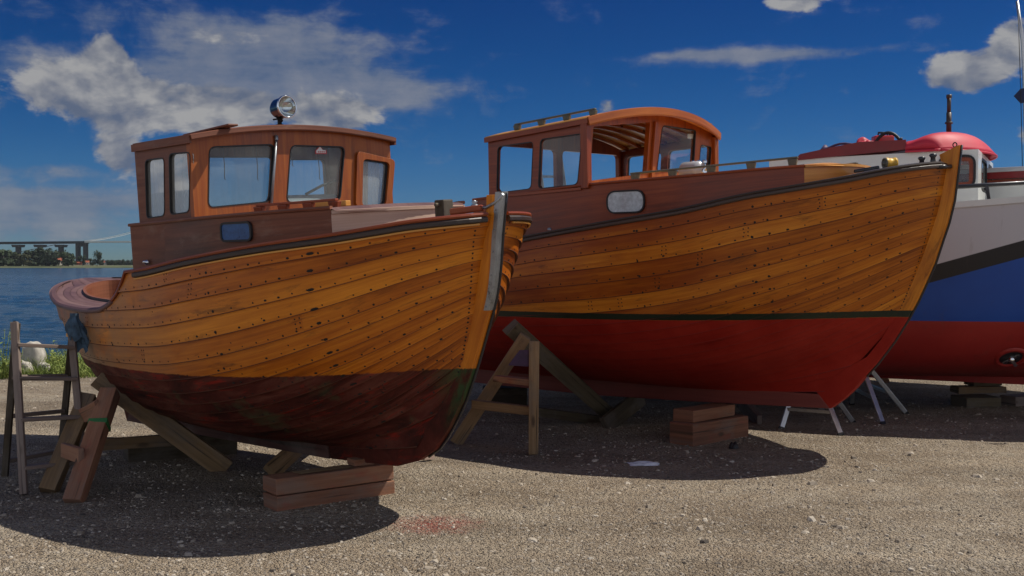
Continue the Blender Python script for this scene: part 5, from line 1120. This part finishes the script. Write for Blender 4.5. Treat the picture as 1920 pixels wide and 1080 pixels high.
p0 = rest(1580, -.9); mb = MB(); mb.tube([V((0, 0, .02)) + (rest(1545+i*10, -.9)-p0) + V((0, 0, .05*math.sin(i*.5))) for i in range(9)], .013, 8); o = mb.build('rope', M['purple']); o.location = p0; tag(o, 'dark purple rope trailing along the red cabin coaming', 'rope')

# ================================================================== cabin cruiser behind, only its cabin in view
Dd = Boat(2350, 690, .5, 38, 0, 'pale cabin cruiser with a dark red roof band behind the steel cruiser', 'cabin_cruiser')
YD = -1.2
d0, d1 = Dd.at(1847, 322, 1, YD), Dd.at(2010, 309, 1, YD); dz0 = Dd.at(1850, 378, 1, YD).z; db = Dd.at(1850, 338, 1, YD).z; dw = Dd.at(1850, 374, 1, YD).z
hD = Hull(-3.5, 1.6, sheer=[(1.4, dz0+.2), (-2., dz0-.1), (-8., dz0-.1)], cut=None, stem_r=[(0, 0, .1), (.5, .8, .8), (1., 1.4, dz0+.2)], stern_r=[(0, -7.4, .1), (.5, -7.9, .7), (1., -8., dz0-.1)],
    mid=[(0, .05, .05), (.2, .7, .2), (.45, .95, .7), (1., 1., dz0-.1)], N=8, pw={'fwd': (1.6, 2.6, 1., .6, .75, 2.6, 2.), 'aft': (3., 5., 1., .5, .8, 2.4, 2.)}, nu=40, lap=.0)
mb = MB(); hD.planking(mb, random.Random(1), False); mb.build('hull', [M['white']]*3, Dd.e, merge=True)
mb = MB(); rows = [[(lerp(-7.8, 1.3, i/30), (hD.half(lerp(-7.8, 1.3, i/30))-.02)*k_, hD.sheer_at(lerp(-7.8, 1.3, i/30)).z-.02) for k_ in (-1, 1)] for i in range(31)]; mb.grid(rows); mb.build('deck', M['white'], Dd.e, recalc=False)
mb = MB(); x0, x1 = d0.x-3.2, d1.x
for sd in (-1, 1): mb.bar((x0, sd*1.19, dz0-.02), (x1+.5, sd*1.19, dz0+.0), .08, .34)
mb.build('coaming', M['white'], Dd.e)
zc0, zc1 = d0.z, d1.z
wins = [rpoly([(d0.x+.10+i*.62-1.24, dz0+.17), (d0.x+.50+i*.62-1.24, dz0+.17), (d0.x+.50+i*.62-1.24, db-.10), (d0.x+.10+i*.62-1.24, db-.10)], .04) for i in range(5)]
wins = [w for w in wins if max(p[0] for p in w) < x1-.1]
for sd in (-1, 1):
    mb = MB(); mb.plate(lambda u, v: (u, sd*1.2, v), [(x0, dz0+.1), (x1, dz0+.1), (x1, db), (x0, db)], wins, depth=(0, -.05*sd, 0)); cs = mb.build('cabin_side', M['mahogany'], Dd.e)
    for h in wins: window(cs, lambda u, v: (u, sd*1.2, v), h, (0, -.05*sd, 0), M['sky_blue_glass'], M['rubber'])
    mb = MB(); mb.bar((x0, sd*1.215, (db+zc0)/2-.01), (x1+.1, sd*1.215, (db+zc0)/2+.0), .06, zc0-db-.02); mb.build('roof_band', M['dark_red'], Dd.e)
mb = MB(); mb.box(((x0+x1)/2, 0, zc0+.01), (x1-x0+.2, 2.52, .05)); mb.build('roof', M['grey_white'], Dd.e, bevel=.01)
mb = MB(); mb.quad((x1-.02, -1.15, dz0+.1), (x1-.02, 1.15, dz0+.1), (x1-.02, 1.15, db), (x1-.02, -1.15, db)); mb.quad((x0+.02, -1.15, dz0+.1), (x0+.02, 1.15, dz0+.1), (x0+.02, 1.15, db), (x0+.02, -1.15, db)); mb.build('end_wall', M['mahogany'], Dd.e, recalc=False)
# mast with a pennant, far right
mastp = at_depth(1921, 330, 17.5); mb = MB(); top_ = at_depth(1907, 2, 17.5); mid_ = at_depth(1917, 75, 17.5)
loc = lambda w: Dd.inv @ w
mb.tube([loc(at_depth(1925, 322, 17.5)), loc(at_depth(1920, 120, 17.5)), loc(mid_), loc(top_)], [.03, .03, .028, .024], 8); mo = mb.build('mast', M['alu'], Dd.e)
mb = MB(); mb.tube([loc(at_depth(1909, 20, 17.4)), loc(at_depth(1914, 178, 17.4)), loc(at_depth(1917, 318, 17.4))], .006, 5); mb.build('stay', M['rubber'], mo)
mb = MB(); f_ = [loc(at_depth(x, y, 17.4)) for x, y in ((1914, 166), (1901, 180), (1914, 194), (1932, 190), (1932, 164))]; mb.face([mb.vert(p) for p in f_]); fo = mb.build('pennant', M['sail_blue'], mo); md = fo.modifiers.new('t', 'SOLIDIFY'); md.thickness = .01

# ------------------------------------------------------------------ timber under and round the boats
def worn(mb, k=.005):
    for v_ in mb.v: v_ += V((random.uniform(-k, k), random.uniform(-k, k), random.uniform(-k, k)))
def beam_block(name, a, b_, w, h, z0, mat, label, cat='timber block', group='timber blocks under the keels', lams=1, tone=None):
    """a squared baulk lying from a to b (its front lower edge), w deep away from the camera"""
    a, b_ = V((a.x, a.y, 0)), V((b_.x, b_.y, 0)); d = (b_-a).normalized(); nrm = V((-d.y, d.x, 0))
    if nrm.y < 0: nrm = -nrm
    t = empty(name, (a+b_)/2 + nrm*w/2 + V((0, 0, z0)), label, cat, group); L = (b_-a).length
    for i in range(lams):
        mb = MB(); hh = h/lams; mb.bar(-d*L/2 + nrm*(.004*i) + V((0, 0, hh*(i+.5))), d*L/2 + nrm*(.004*i) + V((0, 0, hh*(i+.5))), w, hh-.003, tone=tone if tone is not None else None)
        worn(mb); mb.build('baulk', mat, t, bevel=.008)
    return t
def wp(b, x, y, z): return b.O + b.F*x + b.L*y + b.U*z
# under the nearer boat's forefoot
a, c_ = gp(518, 960), gp(740, 927); beam_block('timber_block', a, c_, .20, .225, -.01, M['timber_red'], 'thick two layered baulk stained red under the forefoot of the nearer boat', lams=2, tone=.55)
d = (c_-a).normalized(); nr = V((-d.y, d.x, 0)); a2 = a + d*.20 + nr*.05; b2 = a + d*.60 + nr*.05
ztop = A.O.z - .035
beam_block('timber_block', a2, b2, .13, ztop - .216, .216, M['timber'], 'short block on top of the red stained baulk, touching the keel of the nearer boat', tone=.5)
a2 = a + d*.62 + nr*.06; b2 = a + d*.80 + nr*.06; beam_block('timber_block', a2, b2, .12, .05, .216, M['timber_red'], 'thin offcut on the right end of the red stained baulk', tone=.6)
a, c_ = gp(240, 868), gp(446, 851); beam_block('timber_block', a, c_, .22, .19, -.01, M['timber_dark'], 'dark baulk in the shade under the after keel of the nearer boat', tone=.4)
# under the farther boat's forefoot
a, c_ = gp(1300, 839), gp(1404, 818); beam_block('timber_block', a, c_, .26, .21, -.01, M['timber_red'], 'reddish squared baulk on the gravel under the bow of the farther boat', tone=.4)
d = (c_-a).normalized(); nr = V((-d.y, d.x, 0)); a2 = a + d*.07 + nr*.05; b2 = a + d*.74 + nr*.05; beam_block('timber_block', a2, b2, .22, Bt.O.z-.052-.20, .20, M['timber_red'], 'upper reddish block between the lower baulk and the red keel of the farther boat', tone=.6)
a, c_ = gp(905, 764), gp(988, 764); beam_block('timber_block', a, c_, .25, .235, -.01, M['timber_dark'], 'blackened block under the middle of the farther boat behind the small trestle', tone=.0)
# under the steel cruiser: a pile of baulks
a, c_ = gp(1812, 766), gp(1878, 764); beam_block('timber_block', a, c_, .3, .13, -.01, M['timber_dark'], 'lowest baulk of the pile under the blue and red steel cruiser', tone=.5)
a, c_ = gp(1797, 758), gp(1888, 757); beam_block('timber_block', a, c_, .22, .08, .12, M['timber'], 'long flat plank in the middle of the pile under the steel cruiser', tone=.5)
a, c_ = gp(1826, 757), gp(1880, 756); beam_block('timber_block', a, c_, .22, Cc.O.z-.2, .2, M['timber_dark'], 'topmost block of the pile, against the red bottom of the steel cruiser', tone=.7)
a, c_ = gp(1905, 762), gp(1990, 757); beam_block('timber_block', a, c_, .25, .12, -.01, M['timber_grey'], 'grey plank beside the pile under the steel cruiser, near the right edge', tone=.5)

def frame(name, label, loc, cat, group=None): return empty(name, loc, label, cat, group)
def member(par, name, p0, p1, w, h, mat, up=(0, 0, 1), tone=None, bevel=.005, skew=0., label=None):
    o0 = par.location; mb = MB(); mb.bar(V(p0)-o0, V(p1)-o0, w, h, up=up, tone=tone, skew=skew); worn(mb); o = mb.build(name, mat, par, bevel=bevel)
    if label: o['label'] = label
    return o
cam_dir = V((0, -1, 0))
# shore at the stern of the nearer boat: two splayed legs, short cleats, a rail and a long prop plank to the keel
b1, b2 = gp(138, 944), gp(90, 922); apex = at_depth(207, 735, 8.05); apex2 = at_depth(196, 742, 8.20)
s1_ = frame('boat_shore', 'rough timber shore with splayed legs propping the stern quarter of the nearer boat', gp(140, 930), 'boat shore', 'timber shores against the boats')
member(s1_, 'leg', b1, apex, .125, .10, M['timber_red'], up=cam_dir, tone=.62)
member(s1_, 'leg', b2, apex2 + V((-.12, 0, .0)), .125, .10, M['timber'], up=cam_dir, tone=.45)
pk0, pk1 = at_depth(178, 708, 8.28), gp(412, 884); pk1.y -= .0
member(s1_, 'prop_plank', pk0 + V((0, .06, 0)), pk1 + V((.04, .06, 0)), .155, .055, M['timber'], up=cam_dir, tone=.5)
c0 = gp(138, 944).lerp(apex, .40); c1 = gp(90, 922).lerp(apex2, .36)
member(s1_, 'cleat', c0 + V((-.02, -.085, .02)), c1 + V((.0, -.09, .06)), .10, .04, M['timber_red'], up=cam_dir, tone=.75)
c0 = b1.lerp(apex, .86) + V((-.03, -.05, 0)); c1 = b2.lerp(apex2, .80) + V((-.05, -.07, 0)); member(s1_, 'cleat', c0, c1, .11, .04, M['timber_red'], up=cam_dir, tone=.7)
r0 = at_depth(188, 834, 8.1); r1 = at_depth(346, 823, 8.62); member(s1_, 'rail', r0, r1, .085, .045, M['timber'], up=cam_dir, tone=.4)
gq = b1.lerp(apex, .70); member(s1_, 'paint_band', gq.lerp(apex, -.10) , gq.lerp(apex, .02), .131, .106, M['canvas'], up=cam_dir, bevel=0)
# port side prop seen beneath the keel
p0 = gp(507, 893); p0.z = .03; p1 = at_depth(560, 838, 8.9); s2_ = frame('boat_shore', 'single plank propping the far side of the nearer boat, behind the red stained baulk', p0, 'boat shore', 'timber shores against the boats')
member(s2_, 'prop_plank', p0, p1 + (p1-p0)*.9, .13, .05, M['timber'], up=cam_dir, tone=.4)
p0 = gp(783, 868); mb = MB(); mb.bar((-.03, 0, .02), (.05, .05, .02), .05, .04); o = mb.build('timber_offcut', M['light_wood'], None, bevel=.004); o.location = gp(800, 862); tag(o, 'pale wedge lying on the gravel behind the forefoot of the nearer boat', 'wedge')
# trestle and props under the farther boat
f0, f1 = gp(1000, 851), gp(855, 830); tp1 = at_depth(1001, 605, 9.42); tp0 = at_depth(985, 640, 9.62)
s3 = frame('trestle', 'small A shaped trestle with rungs and a purple plate under the farther boat', gp(940, 842), 'trestle', None)
member(s3, 'leg', f0, at_depth(1002, 640, 9.34), .085, .075, M['timber'], up=cam_dir, tone=.6)
member(s3, 'leg', f1, tp0 + V((0, -.05, .05)), .105, .06, M['timber'], up=cam_dir, tone=.75)
member(s3, 'rung', at_depth(929, 709, 9.52), at_depth(1003, 717, 9.33), .055, .10, M['timber_red'], up=cam_dir, tone=.75)
member(s3, 'rung', at_depth(887, 757, 9.60), at_depth(998, 770, 9.36), .075, .075, M['timber'], up=cam_dir, tone=.5)
pts_ = [at_depth(x, y, 9.32) - s3.location for x, y in ((974, 657), (999, 656), (999, 688), (953, 685))]; mb = MB(); n_ = len(pts_); fr = [mb.vert(p) for p in pts_]; bk_ = [mb.vert(p + V((0, .025, 0))) for p in pts_]; mb.face(fr); mb.face(bk_[::-1]); [mb.face([fr[i], fr[(i+1) % 4], bk_[(i+1) % 4], bk_[i]]) for i in range(4)]; mb.build('gusset_plate', M['purple'], s3)
s4 = frame('boat_shore', 'long dark plank sloping from the small trestle down under the red bottom of the farther boat', gp(1145, 790), 'boat shore', 'timber shores against the boats')
e0, e1 = at_depth(957, 612, 9.62), gp(1146, 789); e1.z = .05; member(s4, 'prop_plank', e0, e1, .15, .07, M['timber_dark'], up=cam_dir, tone=.75)
g0, g1 = gp(1134, 806), at_depth(1200, 745, 11.3); g0.z = .04; member(s4, 'prop_plank', g0, g1, .17, .07, M['timber_dark'], up=cam_dir, tone=.35)
member(s4, 'rail', at_depth(930, 762, 10.6), at_depth(1150, 792, 11.2), .09, .05, M['timber_dark'], up=cam_dir, tone=.3)
p0 = gp(1424, 796); p0.z = .02; p1 = at_depth(1378, 742, 12.2); s5 = frame('boat_shore', 'grey plank propping the far side of the farther boat, right of the reddish blocks', p0, 'boat shore', 'timber shores against the boats')
member(s5, 'prop_plank', p0, p1 + (p1-p0)*.5, .15, .05, M['timber_grey'], up=cam_dir, tone=.5)
p0 = gp(1660, 718); p1 = at_depth(1640, 690, 15.2); s6 = frame('boat_shore', 'short reddish prop under the steel cruiser, beyond the bow of the farther boat', p0, 'boat shore', 'timber shores against the boats')
member(s6, 'prop_plank', p0, p1 + (p1-p0)*.4, .12, .06, M['timber_red'], up=cam_dir, tone=.5)
# aluminium trestles behind the bow of the farther boat
def alu_stand(feet, tops, label):
    o = empty('folding_trestle', (feet[0]+feet[1])/2, label, 'trestle', 'aluminium folding trestles'); L = []
    for f_, t_ in zip(feet, tops):
        mb = MB(); mb.bar(f_-o.location, t_-o.location, .045, .03, up=cam_dir); mb.build('leg', M['alu'], o, bevel=.003); mb = MB(); mb.bar(f_-o.location + V((0, 0, -.003)), f_.lerp(t_, .04)-o.location, .052, .038, up=cam_dir); mb.build('foot', M['rubber'], o)
    mb = MB(); mb.bar(tops[0]-o.location, tops[1]-o.location, .16, .035); mb.build('top_board', M['alu'], o, bevel=.003)
    for i_ in (0, 2): mb = MB(); mb.bar(feet[i_].lerp(tops[i_], .45)-o.location, feet[i_+1].lerp(tops[i_+1], .45)-o.location, .03, .03); mb.build('brace', M['alu'], o)
def top(x, y, d): return at_depth(x, y, d)
alu_stand([gp(1465, 804), gp(1577, 816), gp(1545, 772), gp(1600, 792)], [top(1490, 722, 10.9), top(1540, 722, 10.6), top(1500, 722, 11.3), top(1550, 722, 11.0)], 'aluminium folding trestle just behind the foot of the red stem of the farther boat')
alu_stand([gp(1656, 796), gp(1597, 758), gp(1700, 776), gp(1640, 745)], [top(1618, 690, 11.5), top(1602, 690, 12.3), top(1630, 690, 11.7), top(1612, 690, 12.5)], 'aluminium folding trestle farther right, in front of the shade of the steel cruiser')
# ladder leaning on the far side of the farther boat, seen through its window
f_, t_ = at_depth(1112, 760, 13.4), at_depth(1050, 297, 13.0); f_.z = 0
lad = empty('ladder', f_, 'aluminium ladder seen through the side window of the farther boat', 'ladder'); f2, t2 = at_depth(1062, 760, 13.8), at_depth(1009, 297, 13.4); f2.z = 0
for a, b_ in ((f_, t_), (f2, t2)): mb = MB(); mb.bar(a-f_, b_-f_, .06, .035, up=cam_dir); mb.build('rail', M['zinc'], lad, bevel=.003)
for i in range(11):
    u = .04 + .0885*i + .0; mb = MB(); mb.bar(f_.lerp(t_, u)-f_, f2.lerp(t2, u)-f_, .035, .03); mb.build('rung', M['zinc'], lad)
# wooden step ladder with a rag over it
sa, sb, sc_, sd_ = gp(45, 927), gp(9, 894), at_depth(157, 850, 8.0), at_depth(118, 800, 8.6)
F1, F2 = gp(45, 927), gp(9, 893); G1 = gp(163, 905); G1 = at_depth(160, 905, 7.95); G1.z = 0; G2 = gp(112, 870); 
T1, T2 = at_depth(27, 604, 7.95), at_depth(29, 606, 8.05); U1, U2 = at_depth(133, 612, 8.25), at_depth(137, 614, 8.35)
sl_ = empty('step_ladder', (F1+F2)/2, 'weathered grey wooden step ladder standing open at the left edge', 'step ladder'); o0 = sl_.location
def smem(n_, p, q, w, h, tone, mat='timber_grey', up=cam_dir): mb = MB(); mb.bar(V(p)-o0, V(q)-o0, w, h, up=up, tone=tone); return mb.build(n_, M[mat], sl_, bevel=.004)
smem('rail', F1, T1, .052, .032, .6); smem('rail', F2, T2 + V((0, .02, 0)), .05, .03, .2, 'timber_dark'); smem('rail', G1, U1, .052, .032, .5); smem('rail', G2, U2 + V((-.02, .05, 0)), .05, .03, .2, 'timber_dark')
for u in (.15, .425, .665, .865): smem('step', F1.lerp(T1, u), G1.lerp(U1, u), .085, .026, .5, up=(0, 0, 1))
for u in (.10, .40, .655): smem('brace', F2.lerp(T2, u), G2.lerp(U2, u) + V((-.02*u, .05*u, 0)), .03, .03, .5)
mb = MB(); mb.tube([V(T1)-o0, V(T2)-o0 + V((0, .03, 0))], .012, 6); mb.tube([V(U1)-o0, V(U2)-o0 + V((0, .03, 0))], .012, 6); mb.build('hinge', M['iron'], sl_)
# rag
rt = at_depth(140, 598, 8.2); mb = MB(); rows = []
for i in range(26):
    u = i/25; row = []
    w = lerp(.026, .062, sstep(0, .45, u)) * (1 - .15*sstep(.75, 1, u))
    for j in range(36):
        a = j/36*2*math.pi; f_ = 1 + .26*math.sin(a*4+u*2.5) + .14*math.sin(a*9-u*4) + .22*noise.noise(V((math.cos(a)*1.5, u*3, math.sin(a)*1.5)))
        hem = .215 + .055*math.sin(a+.4) + .030*math.sin(3*a+1.)
        row.append((math.cos(a)*w*f_ + .035*u*u, math.sin(a)*w*.5*f_, .022 - hem*u + (.02 if i == 0 else 0)))
    row.append(row[0]); rows.append(row)
mb.grid(rows); i0 = mb.vert((0, 0, .03)); o = mb.build('rag', M['cloth'], None, merge=True); o.location = rt; tag(o, 'stained blue rag hung over the top of the wooden step ladder', 'rag')
# litter
cloth = cloth_heap('scrap_paper', gp(1207, 871), .12, .08, .018, M['paper'], 'crumpled white scrap of paper on the shaded gravel before the farther boat', 'scrap', 8.)
stm = MB(); rg = random.Random(2)
o = cloth_heap('clod', gp(1376, 841), .045, .04, .05, M['rubber'], 'small black clod on the shaded gravel by the reddish baulk', 'clod', 3.)

# ------------------------------------------------------------------ the air over the water
mb = MB(); lo, hi_ = V((-3300, -3300, -5)), V((3300, 3300, 190)); 
q = [V((x, y, z)) for x in (lo.x, hi_.x) for y in (lo.y, hi_.y) for z in (lo.z, hi_.z)]; ids = [mb.vert(p) for p in q]
for f in ((0, 1, 3, 2), (4, 6, 7, 5), (0, 4, 5, 1), (2, 3, 7, 6), (0, 2, 6, 4), (1, 5, 7, 3)): mb.face([ids[i] for i in f])
m, N = newmat('thin_haze'); vol = N('ShaderNodeVolumePrincipled', {'Color': (.80, .88, 1.0), 'Density': .00003, 'Anisotropy': .2}); N('ShaderNodeOutputMaterial', {'Volume': vol})
hz = mb.build('haze', m); tag(hz, 'thin blue haze over the water and far shore', None, kind='stuff')
